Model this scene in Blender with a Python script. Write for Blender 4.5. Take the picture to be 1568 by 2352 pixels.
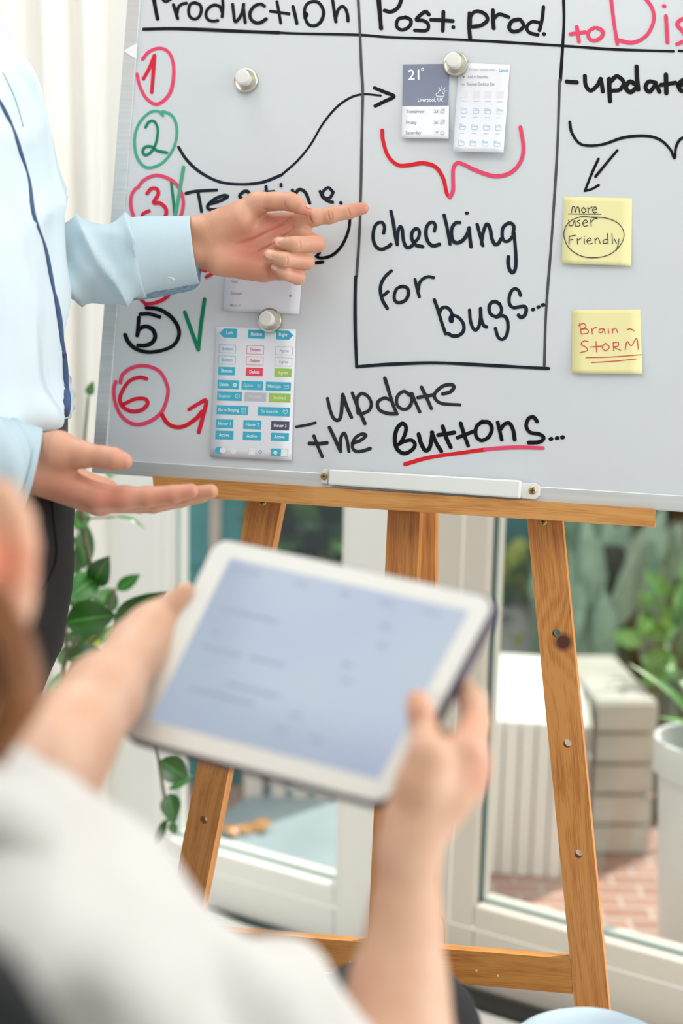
import bpy, bmesh, math, random
import numpy as np
from math import sin, cos, pi, radians, sqrt
from mathutils import Vector, Matrix, noise
from mathutils.bvhtree import BVHTree

random.seed(4)
for o in list(bpy.data.objects):
    bpy.data.objects.remove(o)
SC = bpy.context.scene
COL = SC.collection

# ------------------------------------------------------------------ camera
W, H, FPX = 1568.0, 2352.0, 3267.0
PITCH, ROLL = radians(10), radians(1.3)
CAM = Vector((0, 0, 1.2))
FW = Vector((0, cos(PITCH), -sin(PITCH)))
_r0 = Vector((1, 0, 0)); _u0 = _r0.cross(FW)
RT = cos(ROLL) * _r0 + sin(ROLL) * _u0
UP = -sin(ROLL) * _r0 + cos(ROLL) * _u0
cam = bpy.data.cameras.new('camera'); camo = bpy.data.objects.new('camera', cam)
COL.objects.link(camo)
camo.matrix_world = Matrix(((RT.x, UP.x, -FW.x, CAM.x), (RT.y, UP.y, -FW.y, CAM.y), (RT.z, UP.z, -FW.z, CAM.z), (0, 0, 0, 1)))
cam.sensor_fit = 'VERTICAL'; cam.sensor_height = 36; cam.sensor_width = 24
cam.lens = FPX / H * 36
cam.clip_start = 0.05
cam.dof.use_dof = True; cam.dof.focus_distance = 1.60; cam.dof.aperture_fstop = 2.3
SC.camera = camo

# ------------------------------------------------------------------ light
SC.view_settings.view_transform = 'Standard'
SC.view_settings.look = 'None'
SC.view_settings.gamma = 1
SC.view_settings.use_curve_mapping = False
SC.view_settings.exposure = 0.14
wd = bpy.data.worlds.new('sky'); SC.world = wd; wd.use_nodes = True
bg = wd.node_tree.nodes['Background']
bg.inputs[0].default_value = (0.86, 0.93, 1.0, 1); bg.inputs[1].default_value = 1.0

def light(name, kind, energy, loc, target, color=(1, 1, 1), **kw):
    l = bpy.data.lights.new(name, kind); l.energy = energy; l.color = color
    for k, v in kw.items(): setattr(l, k, v)
    o = bpy.data.objects.new(name, l); COL.objects.link(o); o.location = loc
    o.rotation_euler = (Vector(target) - Vector(loc)).to_track_quat('-Z', 'Y').to_euler()
    return o
light('sun', 'SUN', 4.5, (3, 4, 5), (0.2, 1.2, 0), (1.0, 0.95, 0.86), angle=radians(3))
light('overhead_light', 'AREA', 12, (-0.55, 0.75, 2.55), (-0.35, 1.0, 0.0), (1.0, 0.99, 0.97), shape='RECTANGLE', size=2.0, size_y=0.7)
light('overhead_light', 'AREA', 12, (-0.25, 2.05, 2.52), (-0.3, 2.1, 0.0), (1.0, 0.99, 0.97), shape='RECTANGLE', size=1.2, size_y=0.4)  # extra unseen lamp, added to brighten curtain, frames and floor at the back
light('window_light', 'AREA', 32, (2.3, 0.9, 1.75), (-0.3, 1.55, 1.1), (0.97, 0.99, 1.0), shape='RECTANGLE', size=1.3, size_y=1.5)

# ------------------------------------------------------------------ unprojection
def ray(px, py): return RT * ((px - W / 2) / FPX) + UP * ((H / 2 - py) / FPX) + FW
def U(px, py, d): return CAM + ray(px, py) * d          # point at camera depth d
def PL(px, py, p0, n):
    r = ray(px, py); return CAM + r * ((p0 - CAM).dot(n) / r.dot(n))
def PZ(px, py, z=0.0):
    r = ray(px, py); return CAM + r * ((z - CAM.z) / r.z)
def mpp(d): return d / FPX                                # metres per pixel at depth d
def project(p):
    q = p - CAM; w = q.dot(FW)
    return W / 2 + FPX * q.dot(RT) / w, H / 2 - FPX * q.dot(UP) / w

# ------------------------------------------------------------------ materials
def lin(c):
    if isinstance(c, str):
        c = [int(c[i:i + 2], 16) / 255 for i in (0, 2, 4)]
    return tuple((x / 12.92 if x <= 0.04045 else ((x + 0.055) / 1.055) ** 2.4) for x in c) + (1,)
MATS = {}
def mat(name, col, rough=0.5, metal=0.0, **kw):
    if name in MATS: return MATS[name]
    m = bpy.data.materials.new(name); m.use_nodes = True
    b = m.node_tree.nodes['Principled BSDF']
    b.inputs['Base Color'].default_value = lin(col); b.inputs['Roughness'].default_value = rough
    b.inputs['Metallic'].default_value = metal
    for k, v in kw.items(): b.inputs[k].default_value = v
    MATS[name] = m
    return m
class NT:
    def __init__(s, m): s.t = m.node_tree; s.n = s.t.nodes; s.b = s.n['Principled BSDF']
    def new(s, t, **kw):
        x = s.n.new(t)
        for k, v in kw.items(): setattr(x, k, v)
        return x
    def link(s, a, b): s.t.links.new(a, b)
    def mapped(s, scale, src='UV'):
        c = s.new('ShaderNodeTexCoord'); mp = s.new('ShaderNodeMapping'); mp.inputs['Scale'].default_value = scale
        s.link(c.outputs[src], mp.inputs[0]); return mp.outputs[0]
    def noise(s, vec, sc, det=3, dist=0):
        x = s.new('ShaderNodeTexNoise'); x.inputs['Scale'].default_value = sc; x.inputs['Detail'].default_value = det
        x.inputs['Distortion'].default_value = dist; s.link(vec, x.inputs['Vector']); return x.outputs['Fac']
    def ramp(s, fac, stops):
        r = s.new('ShaderNodeValToRGB'); e = r.color_ramp.elements
        while len(e) < len(stops): e.new(0.5)
        for i, (p, c) in enumerate(stops): e[i].position = p; e[i].color = lin(c)
        s.link(fac, r.inputs[0]); return r.outputs[0]
    def bump(s, h, st, dist=0.01):
        b = s.new('ShaderNodeBump'); b.inputs['Strength'].default_value = st; b.inputs['Distance'].default_value = dist
        s.link(h, b.inputs['Height']); s.link(b.outputs[0], s.b.inputs['Normal'])

def mat_noise(name, c1, c2, scale, rough=0.5, src='Object', stretch=(1, 1, 1), bump=0, lo=0.3, hi=0.7, det=3, dist=0, **kw):
    if name in MATS: return MATS[name]
    m = mat(name, c1, rough, **kw); t = NT(m)
    f = t.noise(t.mapped(stretch, src), scale, det, dist)
    t.link(t.ramp(f, [(lo, c1), (hi, c2)]), t.b.inputs['Base Color'])
    if bump: t.bump(f, bump)
    return m

def wood(name, base, dark, light_, knot=None):
    m = mat(name, base, 0.42); t = NT(m)
    uv = t.mapped((1, 1, 1))
    sep = t.new('ShaderNodeSeparateXYZ'); t.link(uv, sep.inputs[0])
    # long soft growth lines: distance across the board bent by slow noise along it
    n1 = t.noise(t.mapped((2.2, 14, 1)), 1.6, 2)
    mul = t.new('ShaderNodeMath', operation='MULTIPLY_ADD'); mul.inputs[1].default_value = 0.055
    t.link(n1, mul.inputs[0]); t.link(sep.outputs[1], mul.inputs[2])
    val = mul.outputs[0]
    if knot:
        d = t.new('ShaderNodeVectorMath', operation='DISTANCE'); d.inputs[1].default_value = (knot[0], knot[1], 0)
        mp = t.new('ShaderNodeMapping'); mp.inputs['Scale'].default_value = (1, 1, 0); t.link(uv, mp.inputs[0])
        t.link(mp.outputs[0], d.inputs[0])
        e = t.new('ShaderNodeMapRange'); e.inputs[1].default_value = 0; e.inputs[2].default_value = 0.06
        e.inputs[3].default_value = 0.03; e.inputs[4].default_value = 0; t.link(d.outputs['Value'], e.inputs[0])
        a = t.new('ShaderNodeMath', operation='ADD'); t.link(val, a.inputs[0]); t.link(e.outputs[0], a.inputs[1]); val = a.outputs[0]
    w = t.new('ShaderNodeMath', operation='MULTIPLY'); w.inputs[1].default_value = 520; t.link(val, w.inputs[0])
    sn = t.new('ShaderNodeMath', operation='SINE'); t.link(w.outputs[0], sn.inputs[0])
    fine = t.noise(t.mapped((8, 260, 1)), 3, 3)
    mix = t.new('ShaderNodeMath', operation='MULTIPLY_ADD'); mix.inputs[1].default_value = 0.10
    t.link(sn.outputs[0], mix.inputs[0]); t.link(fine, mix.inputs[2])
    big = t.noise(t.mapped((7, 16, 1)), 1.0, 3, 0.6)
    ad = t.new('ShaderNodeMath', operation='MULTIPLY_ADD'); ad.inputs[1].default_value = 0.75; t.link(big, ad.inputs[0]); t.link(mix.outputs[0], ad.inputs[2])
    col = t.ramp(ad.outputs[0], [(0.52, dark), (0.78, base), (1.08 if False else 1.0, light_)])
    if knot:
        mr = t.new('ShaderNodeMapRange'); mr.inputs[1].default_value = 0.006; mr.inputs[2].default_value = 0.013
        t.link(d.outputs['Value'], mr.inputs[0])
        mx = t.new('ShaderNodeMix', data_type='RGBA'); mx.inputs[6].default_value = lin('4a2412')
        t.link(mr.outputs[0], mx.inputs[0]); t.link(col, mx.inputs[7]); col = mx.outputs[2]
    t.link(col, t.b.inputs['Base Color'])
    t.bump(fine, 0.05, 0.002)
    return m

def ink(name, c, pale, amt):
    """dry-erase ink: streaks run along the stroke (uv: x across -1..1, y along in px)"""
    m = mat(name, c, 0.5); t = NT(m); t.b.inputs['Specular IOR Level'].default_value = 0.15
    f = t.noise(t.mapped((3.2, 0.012, 1)), 1.5, 3)
    sep = t.new('ShaderNodeSeparateXYZ'); t.link(t.mapped((1, 1, 1)), sep.inputs[0])
    ab = t.new('ShaderNodeMath', operation='ABSOLUTE'); t.link(sep.outputs[0], ab.inputs[0])
    sb = t.new('ShaderNodeMath', operation='MULTIPLY_ADD'); sb.inputs[1].default_value = -0.18; t.link(ab.outputs[0], sb.inputs[0]); t.link(f, sb.inputs[2])
    lo = 0.62 - amt * 0.3
    t.link(t.ramp(sb.outputs[0], [(lo, c), (min(lo + 0.22, 1), pale)]), t.b.inputs['Base Color'])
    return m

def skin(name, c1, c2, red):
    m = mat(name, c1, 0.48); t = NT(m); b = t.b
    f = t.noise(t.mapped((1, 1, 1), 'Object'), 28, 3)
    col = t.ramp(f, [(0.3, c1), (0.72, c2)])
    a = t.new('ShaderNodeAttribute', attribute_name='redness')
    mx = t.new('ShaderNodeMix', data_type='RGBA'); mx.inputs[7].default_value = lin(red)
    t.link(a.outputs['Fac'], mx.inputs[0]); t.link(col, mx.inputs[6])
    t.link(mx.outputs[2], b.inputs['Base Color'])
    b.inputs['Subsurface Weight'].default_value = 0.22
    b.inputs['Subsurface Radius'].default_value = (1.0, 0.35, 0.2); b.inputs['Subsurface Scale'].default_value = 0.006
    fb = t.noise(t.mapped((1, 1, 1), 'Object'), 420, 2)
    t.bump(fb, 0.12, 0.002)
    return m

def cloth(name, c1, c2, rough=0.85, scale=6, crease=0, **kw):
    if name in MATS: return MATS[name]
    m = mat(name, c1, rough, **kw); t = NT(m)
    f = t.noise(t.mapped((1, 1, 1), 'Object'), scale, 2)
    t.link(t.ramp(f, [(0.3, c1), (0.7, c2)]), t.b.inputs['Base Color'])
    fb = t.noise(t.mapped((1, 1, 1), 'Object'), 900, 2)
    if crease:
        cr_ = t.noise(t.mapped((1, 1, .55), 'Object'), crease, 1, .9)
        b_ = t.new('ShaderNodeBump'); b_.inputs['Strength'].default_value = .95; b_.inputs['Distance'].default_value = .03; t.link(cr_, b_.inputs['Height']); t.link(b_.outputs[0], t.b.inputs['Normal'])
    else: t.bump(fb, 0.15, 0.001)
    return m

M_GLASS = bpy.data.materials.new('window_glass'); M_GLASS.use_nodes = True
_t = M_GLASS.node_tree; _t.nodes.clear()
_o = _t.nodes.new('ShaderNodeOutputMaterial'); _mx = _t.nodes.new('ShaderNodeMixShader'); _mx.inputs[0].default_value = 0.03
_tr = _t.nodes.new('ShaderNodeBsdfTransparent'); _tr.inputs[0].default_value = (0.97, 0.99, 0.98, 1)
_gl = _t.nodes.new('ShaderNodeBsdfGlossy'); _gl.inputs['Roughness'].default_value = 0.03
_t.links.new(_tr.outputs[0], _mx.inputs[1]); _t.links.new(_gl.outputs[0], _mx.inputs[2]); _t.links.new(_mx.outputs[0], _o.inputs[0])

# ------------------------------------------------------------------ object helpers
def tag(o, label=None, cat=None, group=None, kind=None):
    if label: o['label'] = label
    if cat: o['category'] = cat
    if group: o['group'] = group
    if kind: o['kind'] = kind
    return o
def thing(name, label, cat, loc, group=None):
    o = bpy.data.objects.new(name, None); o.empty_display_size = 0.05
    COL.objects.link(o); o.location = loc
    return tag(o, label, cat, group)
def wloc(o):
    v = Vector((0, 0, 0))
    while o: v += Vector(o.location); o = o.parent
    return v
def obj(name, verts, faces, m, parent=None, smooth=False, uvs=None, mids=None, label=None, bevel=0, origin=None):
    """mesh from WORLD coordinates; stored relative to its own origin, parented without rotation"""
    verts = [Vector(v) for v in verts]
    if origin is None:
        c = Vector((0, 0, 0))
        for v in verts: c += v
        origin = c / max(len(verts), 1)
    else: origin = Vector(origin)
    me = bpy.data.meshes.new(name)
    me.from_pydata([tuple(v - origin) for v in verts], [], faces)
    for mm in (m if isinstance(m, (list, tuple)) else [m]): me.materials.append(mm)
    if mids is not None: me.polygons.foreach_set('material_index', mids)
    if smooth: me.polygons.foreach_set('use_smooth', [True] * len(me.polygons))
    if uvs is not None:
        ul = me.uv_layers.new(name='UVMap')
        li = np.zeros(len(me.loops), dtype=np.int32); me.loops.foreach_get('vertex_index', li)
        ul.data.foreach_set('uv', np.asarray(uvs, dtype=np.float32)[li].ravel())
    me.update()
    o = bpy.data.objects.new(name, me); COL.objects.link(o)
    if parent: o.parent = parent; o.location = origin - wloc(parent)
    else: o.location = origin
    if bevel:
        b = o.modifiers.new('bevel', 'BEVEL'); b.width = bevel; b.segments = 2; b.limit_method = 'ANGLE'; b.angle_limit = radians(40)
    if label: o['label'] = label
    return o

class MB:
    def __init__(s): s.v = []; s.f = []; s.uv = []; s.m = []
    def add(s, verts, faces, mid=0, uvs=None):
        b = len(s.v); s.v += [Vector(x) for x in verts]; s.f += [[i + b for i in f] for f in faces]
        s.m += [mid] * len(faces); s.uv += list(uvs) if uvs else [(0, 0)] * len(verts)
    def quadbox(s, q, back, mid=0):
        """front quad (4 world pts) extruded by vector back"""
        q = [Vector(x) for x in q]; r = [x + back for x in q]
        L = (q[1] - q[0]).length
        s.add(q + r, [[0, 1, 2, 3], [7, 6, 5, 4], [0, 4, 5, 1], [1, 5, 6, 2], [2, 6, 7, 3], [3, 7, 4, 0]], mid)
    def box(s, lo, hi, mid=0):
        x0, y0, z0 = lo; x1, y1, z1 = hi
        s.add([(x0, y0, z0), (x1, y0, z0), (x1, y1, z0), (x0, y1, z0), (x0, y0, z1), (x1, y0, z1), (x1, y1, z1), (x0, y1, z1)],
              [[3, 2, 1, 0], [4, 5, 6, 7], [0, 1, 5, 4], [1, 2, 6, 5], [2, 3, 7, 6], [3, 0, 4, 7]], mid)
    def lathe(s, c, axis, prof, n=32, mid=0):
        """prof: list of (radius, height along axis)"""
        axis = Vector(axis).normalized(); a = axis.orthogonal().normalized(); b = axis.cross(a)
        vs = []; fs = []
        for r, h in prof:
            for i in range(n):
                t = 2 * pi * i / n; vs.append(Vector(c) + axis * h + (a * cos(t) + b * sin(t)) * r)
        for j in range(len(prof) - 1):
            for i in range(n):
                fs.append([j * n + i, j * n + (i + 1) % n, (j + 1) * n + (i + 1) % n, (j + 1) * n + i])
        fs.append(list(range(n - 1, -1, -1))); fs.append([(len(prof) - 1) * n + i for i in range(n)])
        s.add(vs, fs, mid)
    def tube(s, pts, rad, n=10, mid=0):
        pts = [Vector(p) for p in pts]; R = rad if isinstance(rad, (list, tuple)) else [rad] * len(pts)
        vs = []; fs = []; prev = None
        for i, p in enumerate(pts):
            t = (pts[min(i + 1, len(pts) - 1)] - pts[max(i - 1, 0)]).normalized()
            a = (prev - t * prev.dot(t)).normalized() if prev else t.orthogonal().normalized()
            prev = a; b = t.cross(a)
            for k in range(n):
                q = 2 * pi * k / n; vs.append(p + (a * cos(q) + b * sin(q)) * R[i])
        for i in range(len(pts) - 1):
            for k in range(n): fs.append([i * n + k, i * n + (k + 1) % n, (i + 1) * n + (k + 1) % n, (i + 1) * n + k])
        fs.append(list(range(n - 1, -1, -1))); fs.append([(len(pts) - 1) * n + k for k in range(n)])
        s.add(vs, fs, mid)
    def build(s, name, m, parent=None, **kw):
        if kw.pop('uv', False): kw['uvs'] = s.uv
        return obj(name, s.v, s.f, m, parent, mids=s.m, **kw)

def crom(pts, sub=6):
    """Catmull-Rom through 2-D or 3-D points"""
    P = [Vector(p) for p in pts]
    if len(P) < 3: return P
    out = []
    for i in range(len(P) - 1):
        p0 = P[i - 1] if i else P[0] * 2 - P[1]; p1 = P[i]; p2 = P[i + 1]; p3 = P[i + 2] if i + 2 < len(P) else P[-1] * 2 - P[-2]
        for k in range(sub):
            t = k / sub
            out.append(0.5 * ((2 * p1) + (p2 - p0) * t + (2 * p0 - 5 * p1 + 4 * p2 - p3) * t * t + (3 * p1 - p0 - 3 * p2 + p3) * t ** 3))
    out.append(P[-1]); return out

def loft(rings, n=48, disp=None, caps=True):
    """rings: (centre, axis_a, axis_b); disp(p, ang, j) -> outward offset in metres"""
    vs = []; fs = []
    for j, (c, a, b) in enumerate(rings):
        for i in range(n):
            t = 2 * pi * i / n; o = a * cos(t) + b * sin(t); p = c + o
            if disp: p = p + o.normalized() * disp(p, t, j)
            vs.append(p)
    for j in range(len(rings) - 1):
        for i in range(n): fs.append([j * n + i, j * n + (i + 1) % n, (j + 1) * n + (i + 1) % n, (j + 1) * n + i])
    if caps:
        fs.append(list(range(n - 1, -1, -1))); fs.append([(len(rings) - 1) * n + i for i in range(n)])
    return vs, fs
def interp(tab, x):
    """piecewise smooth table [(x, v1, v2, ...)]"""
    xs = [r[0] for r in tab]
    return [float(np.interp(x, xs, [r[k] for r in tab])) for k in range(1, len(tab[0]))]
def resample(tab, n):
    """Catmull-Rom resampling of rows of numbers"""
    A = np.array(tab, float); out = []
    for i in range(n):
        t = i / (n - 1) * (len(A) - 1); k = min(int(t), len(A) - 2); f = t - k
        p1, p2 = A[k], A[k + 1]; p0 = A[k - 1] if k else 2 * p1 - p2; p3 = A[k + 2] if k + 2 < len(A) else 2 * p2 - p1
        out.append(0.5 * (2 * p1 + (p2 - p0) * f + (2 * p0 - 5 * p1 + 4 * p2 - p3) * f * f + (3 * p1 - p0 - 3 * p2 + p3) * f ** 3))
    return out

# ------------------------------------------------------------------ signed-distance modelling of bodies
class SDF:
    def __init__(s): s.ops = []
    def cone(s, a, b, ra, rb, k=0.006): s.ops.append(('c', np.array(a, float), np.array(b, float), ra, rb, k)); return s
    def chain(s, pts, k=0.006):
        for (a, ra), (b, rb) in zip(pts[:-1], pts[1:]): s.cone(a, b, ra, rb, k)
        return s
    def ell(s, c, ax, k=0.008, sub=False):
        """ax: three world vectors (half axes)"""
        s.ops.append(('s' if sub else 'e', np.array(c, float), np.array([list(a) for a in ax], float), 0, 0, k)); return s
    def groove(s, a, b, r, k=0.002): s.ops.append(('g', np.array(a, float), np.array(b, float), r, r, k)); return s
    def mesh(s, h):
        lo = np.full(3, 9e9); hi = -lo
        for t, a, b, ra, rb, k in s.ops:
            if t == 'c': lo = np.minimum(lo, np.minimum(a - ra, b - rb)); hi = np.maximum(hi, np.maximum(a + ra, b + rb))
            elif t == 'e':
                e = np.sqrt((b ** 2).sum(0)); lo = np.minimum(lo, a - e); hi = np.maximum(hi, a + e)
        lo -= 5 * h; hi += 5 * h; N = np.ceil((hi - lo) / h).astype(int) + 1
        D = np.full(N, 0.2, np.float32)
        g = [lo[i] + h * np.arange(N[i]) for i in range(3)]
        for t, a, b, ra, rb, k in s.ops:
            pad = k * 1.5 + 4 * h
            if t in 'cg': l = np.minimum(a - ra, b - rb) - pad; u = np.maximum(a + ra, b + rb) + pad
            else: e = np.sqrt((b ** 2).sum(0)); l = a - e - pad; u = a + e + pad
            i0 = np.clip(((l - lo) / h).astype(int), 0, N - 1); i1 = np.clip(((u - lo) / h).astype(int) + 2, 1, N)
            sl = tuple(slice(i0[q], i1[q]) for q in range(3))
            X, Y, Z = np.meshgrid(*[g[q][i0[q]:i1[q]] for q in range(3)], indexing='ij')
            P = np.stack([X, Y, Z], -1)
            if t in 'cg':
                ba = b - a; L = max(ba @ ba, 1e-12); tt = np.clip(((P - a) @ ba) / L, 0, 1)
                d = np.linalg.norm(P - a - tt[..., None] * ba, axis=-1) - (ra + tt * (rb - ra))
            else:
                inv = np.stack([v / (v @ v) for v in b]); q = (P - a) @ inv.T
                k0 = np.linalg.norm(q, axis=-1)
                k1 = np.linalg.norm(q / np.linalg.norm(b, axis=1), axis=-1) + 1e-9
                d = k0 * (k0 - 1) / k1
            d = d.astype(np.float32); c = D[sl]
            if t in 'ce':
                hh = np.clip(0.5 + 0.5 * (c - d) / k, 0, 1); D[sl] = c * (1 - hh) + d * hh - k * hh * (1 - hh)
            else:
                d = -d; hh = np.clip(0.5 - 0.5 * (c - d) / k, 0, 1); D[sl] = c * (1 - hh) + d * hh + k * hh * (1 - hh)
        return nets(D, lo, h)
def nets(D, lo, h):
    S = D < 0; n = np.array(D.shape) - 1
    cnt = np.zeros(n, np.int8); cs = [(i, j, k) for i in (0, 1) for j in (0, 1) for k in (0, 1)]
    for c in cs: cnt += S[c[0]:n[0] + c[0], c[1]:n[1] + c[1], c[2]:n[2] + c[2]]
    I = np.argwhere((cnt > 0) & (cnt < 8)); idx = np.full(n, -1, np.int64); idx[tuple(I.T)] = np.arange(len(I))
    acc = np.zeros((len(I), 3)); num = np.zeros(len(I))
    for c in cs:
        for ax in range(3):
            if c[ax]: continue
            c2 = list(c); c2[ax] = 1
            p = I + np.array(c); q = I + np.array(c2); a = D[tuple(p.T)]; b = D[tuple(q.T)]
            m = (a < 0) != (b < 0); t = np.where(m, a / np.where(m, a - b, 1), 0)
            v = np.array(c, float)[None].repeat(len(I), 0); v[:, ax] += t
            acc += v * m[:, None]; num += m
    V = lo + h * (I + acc / num[:, None]); F = []
    for ax in range(3):
        b, c = (ax + 1) % 3, (ax + 2) % 3
        s0 = [slice(None)] * 3; s1 = [slice(None)] * 3; s0[ax] = slice(0, -1); s1[ax] = slice(1, None)
        E = np.argwhere(S[tuple(s0)] != S[tuple(s1)])
        E = E[(E[:, b] > 0) & (E[:, c] > 0) & (E[:, b] < n[b]) & (E[:, c] < n[c])]
        if not len(E): continue
        eb = np.eye(3, dtype=int)[b]; ec = np.eye(3, dtype=int)[c]
        q = np.stack([idx[tuple((E - eb - ec).T)], idx[tuple((E - ec).T)], idx[tuple(E.T)], idx[tuple((E - eb).T)]], 1)
        ins = S[tuple(E.T)]
        F.append(np.where(ins[:, None], q, q[:, ::-1]))
    return V, np.concatenate(F)
def body_obj(name, parts, m, parent, redness=(), origin=None, extra=None):
    """parts: list of (V, F); one mesh; blush: (point, radius, amount)"""
    V = np.concatenate([p[0] for p in parts]); F = []; b = 0
    for v, f in parts: F.append(f + b); b += len(v)
    F = np.concatenate(F)
    o = obj(name, [Vector(v) for v in V], F.tolist(), m, parent, smooth=True, origin=origin)
    a = o.data.attributes.new('redness', 'FLOAT', 'POINT'); w = np.zeros(len(V), np.float32)
    for p, r, amt in redness:
        d2 = ((V - np.array(p)) ** 2).sum(1); w = np.maximum(w, amt * np.exp(-d2 / (r * r)))
    if extra is not None: w[:len(extra)] = np.maximum(w[:len(extra)], extra)
    a.data.foreach_set('value', w)
    return o
def nail(parent, c, along, out, L, Wd, m):
    """curved fingernail plate"""
    along = along.normalized(); out = (out - along * out.dot(along)).normalized(); sd = along.cross(out)
    vs = []; fs = []
    n, k = 9, 7
    for i in range(n):
        t = i / (n - 1) * 2 - 1
        for j in range(k):
            s = j / (k - 1) * 2 - 1
            wv = Wd * (1 - 0.25 * abs(t) ** 3)
            vs.append(c + along * (t * L * (1 - 0.18 * s * s)) + sd * (s * wv) + out * (-0.30 * Wd * s * s - 0.08 * L * t * t))
    for i in range(n - 1):
        for j in range(k - 1): fs.append([i * k + j, i * k + j + 1, (i + 1) * k + j + 1, (i + 1) * k + j])
    o = obj('fingernail', vs, fs, m, parent, smooth=True, label='pale pink fingernail')
    s = o.modifiers.new('s', 'SOLIDIFY'); s.thickness = 0.0006; s.offset = 0
    return o

# ================================================================== THE SETTING
M_WHITE = mat('white_frame', 'fbfbf8', 0.35)
M_BEIGEFRAME = mat('cream_frame', 'cbc5ba', 0.4)  # beige frame, darkened further to paint in the sky light on the beads
M_GASKET = mat('gasket', '93a8a3', 0.5)
M_FLOOR = mat_noise('pale_floor', 'dedad2', 'e8e5de', 3, 0.35)
M_WALL = mat('white_wall', 'ecebe6', 0.7)

FA, FB = PZ(510, 2077), PZ(1315, 2322)
TD = (FB - FA); TD.z = 0; TD.normalize()                     # along the window wall, towards the right and the camera
NW = Vector((-TD.y, TD.x, 0))                                # out of the room
if NW.y < 0: NW = -NW
def win_s(px, py=1500):
    p = PL(px, py, FA, NW); return (p - FA).dot(TD)
def win_z(px, py): return PL(px, py, FA, NW).z
def wp(s, z, off=0): return FA + TD * s + Vector((0, 0, z)) - NW * off   # off: into the room
def wbox(mb, s0, s1, z0, z1, o0, o1, mid=0):
    q = [wp(s0, z0, o1), wp(s1, z0, o1), wp(s1, z1, o1), wp(s0, z1, o1)]
    mb.quadbox(q, NW * (o1 - o0), mid)
S_STILE = win_s(247, 1250); S_G1 = win_s(408, 1250); S_G1B = win_s(806, 1240)
S_MID = win_s(945, 1500); S_G2 = win_s(1140, 1250); S_END = S_G2 + 0.80
ZT = 2.35
WC = wp(S_STILE, 0)                                          # corner with the curtain wall
CDIR = Vector((-1, -0.05, 0)).normalized()
CEND = WC + CDIR * 2.6
REND = wp(S_END + 0.1, 0)
# floor and ceiling share one outline that stops at the window wall
outline = [Vector((CEND.x, -2.2, 0)), Vector((2.4, -2.2, 0)), Vector((2.4, REND.y - 0.3, 0)), REND, WC, CEND]
def slab(name, z0, z1, m):
    vs = [p + Vector((0, 0, z1)) for p in outline] + [p + Vector((0, 0, z0)) for p in outline]; n = len(outline)
    fs = [list(range(n)), list(range(2 * n - 1, n - 1, -1))] + [[i + n, (i + 1) % n + n, (i + 1) % n, i] for i in range(n)]
    return tag(obj(name, vs, fs, m), kind='structure')
slab('floor', -0.10, 0.0, M_FLOOR)
slab('ceiling', 2.6, 2.7, M_WALL)
mb = MB(); mb.quadbox([CEND, WC, WC + Vector((0, 0, 2.6)), CEND + Vector((0, 0, 2.6))], Vector((0, 0.1, 0)))
tag(mb.build('wall_left', M_WALL), kind='structure')
mb = MB(); wbox(mb, S_STILE, S_END + 0.1, ZT, 2.6, -0.06, 0.06)
tag(mb.build('wall_back', M_WALL), kind='structure')
mb = MB(); a_, b_ = Vector((CEND.x, -2.2, 0)), Vector((2.4, -2.2, 0)); mb.quadbox([a_, b_, b_ + Vector((0, 0, 2.6)), a_ + Vector((0, 0, 2.6))], Vector((0, -0.1, 0)))
tag(mb.build('wall_front', M_WALL), kind='structure')
q0 = REND; q1 = Vector((2.4, REND.y - 0.3, 0))
mb = MB(); mb.quadbox([q0, q1, q1 + Vector((0, 0, 2.6)), q0 + Vector((0, 0, 2.6))], NW * 0.1)
tag(mb.build('wall_right', M_WALL), kind='structure')

def glazed_leaf(name, s0, s1, g0, g1, zb, bead_l, bead_r, dark, zt=ZT - 0.06):
    """one glazed door leaf; frame as the structure object, bead, gasket and pane as parts"""
    root = bpy.data.objects.new(name, None); COL.objects.link(root); root.location = wp(s0, 0); root['kind'] = 'structure'
    mb = MB(); wbox(mb, s0, g0, 0.005, zt, -0.035, 0.03); wbox(mb, g1, s1, 0.005, zt, -0.035, 0.03)
    wbox(mb, g0, g1, 0.005, zb, -0.035, 0.03); wbox(mb, g0, g1, zt - 0.08, zt, -0.035, 0.03)
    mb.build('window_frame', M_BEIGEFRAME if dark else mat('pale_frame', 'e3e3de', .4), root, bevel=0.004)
    mb = MB()
    def bead(a, b, c, d): mb.add([a, b, c, d], [[0, 1, 2, 3]])
    w = 0.038
    # bevelled glazing beads, sloping from the frame face back to the glass
    A = [wp(g0 - w * bead_l, zb - w * 1.1, 0.031), wp(g1 + w * bead_r, zb - w * 1.1, 0.031), wp(g1 + w * bead_r, zt - 0.05, 0.031), wp(g0 - w * bead_l, zt - 0.05, 0.031)]
    B = [wp(g0 + 0.004, zb + 0.004, 0.004), wp(g1 - 0.004, zb + 0.004, 0.004), wp(g1 - 0.004, zt - 0.08, 0.004), wp(g0 + 0.004, zt - 0.08, 0.004)]
    for i in range(4):
        j = (i + 1) % 4; bead(A[i], A[j], B[j], B[i])
    mb.build('glazing_bead', M_WHITE, root)
    mb = MB()
    for a, b, c, d in ((g0, g0 + 0.006, zb, zt - 0.08), (g1 - 0.006, g1, zb, zt - 0.08), (g0, g1, zb, zb + 0.006)):
        wbox(mb, a, b, c, d, 0.0, 0.006)
    mb.build('gasket', M_GASKET, root)
    if dark:
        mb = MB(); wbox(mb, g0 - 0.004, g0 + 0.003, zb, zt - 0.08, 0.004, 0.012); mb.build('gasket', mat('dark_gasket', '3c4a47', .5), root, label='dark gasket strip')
    mb = MB(); wbox(mb, g0 + 0.001, g1 - 0.001, zb + 0.001, zt - 0.081, -0.004, 0.0)
    mb.build('pane', M_GLASS, root)
    return root
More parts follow.
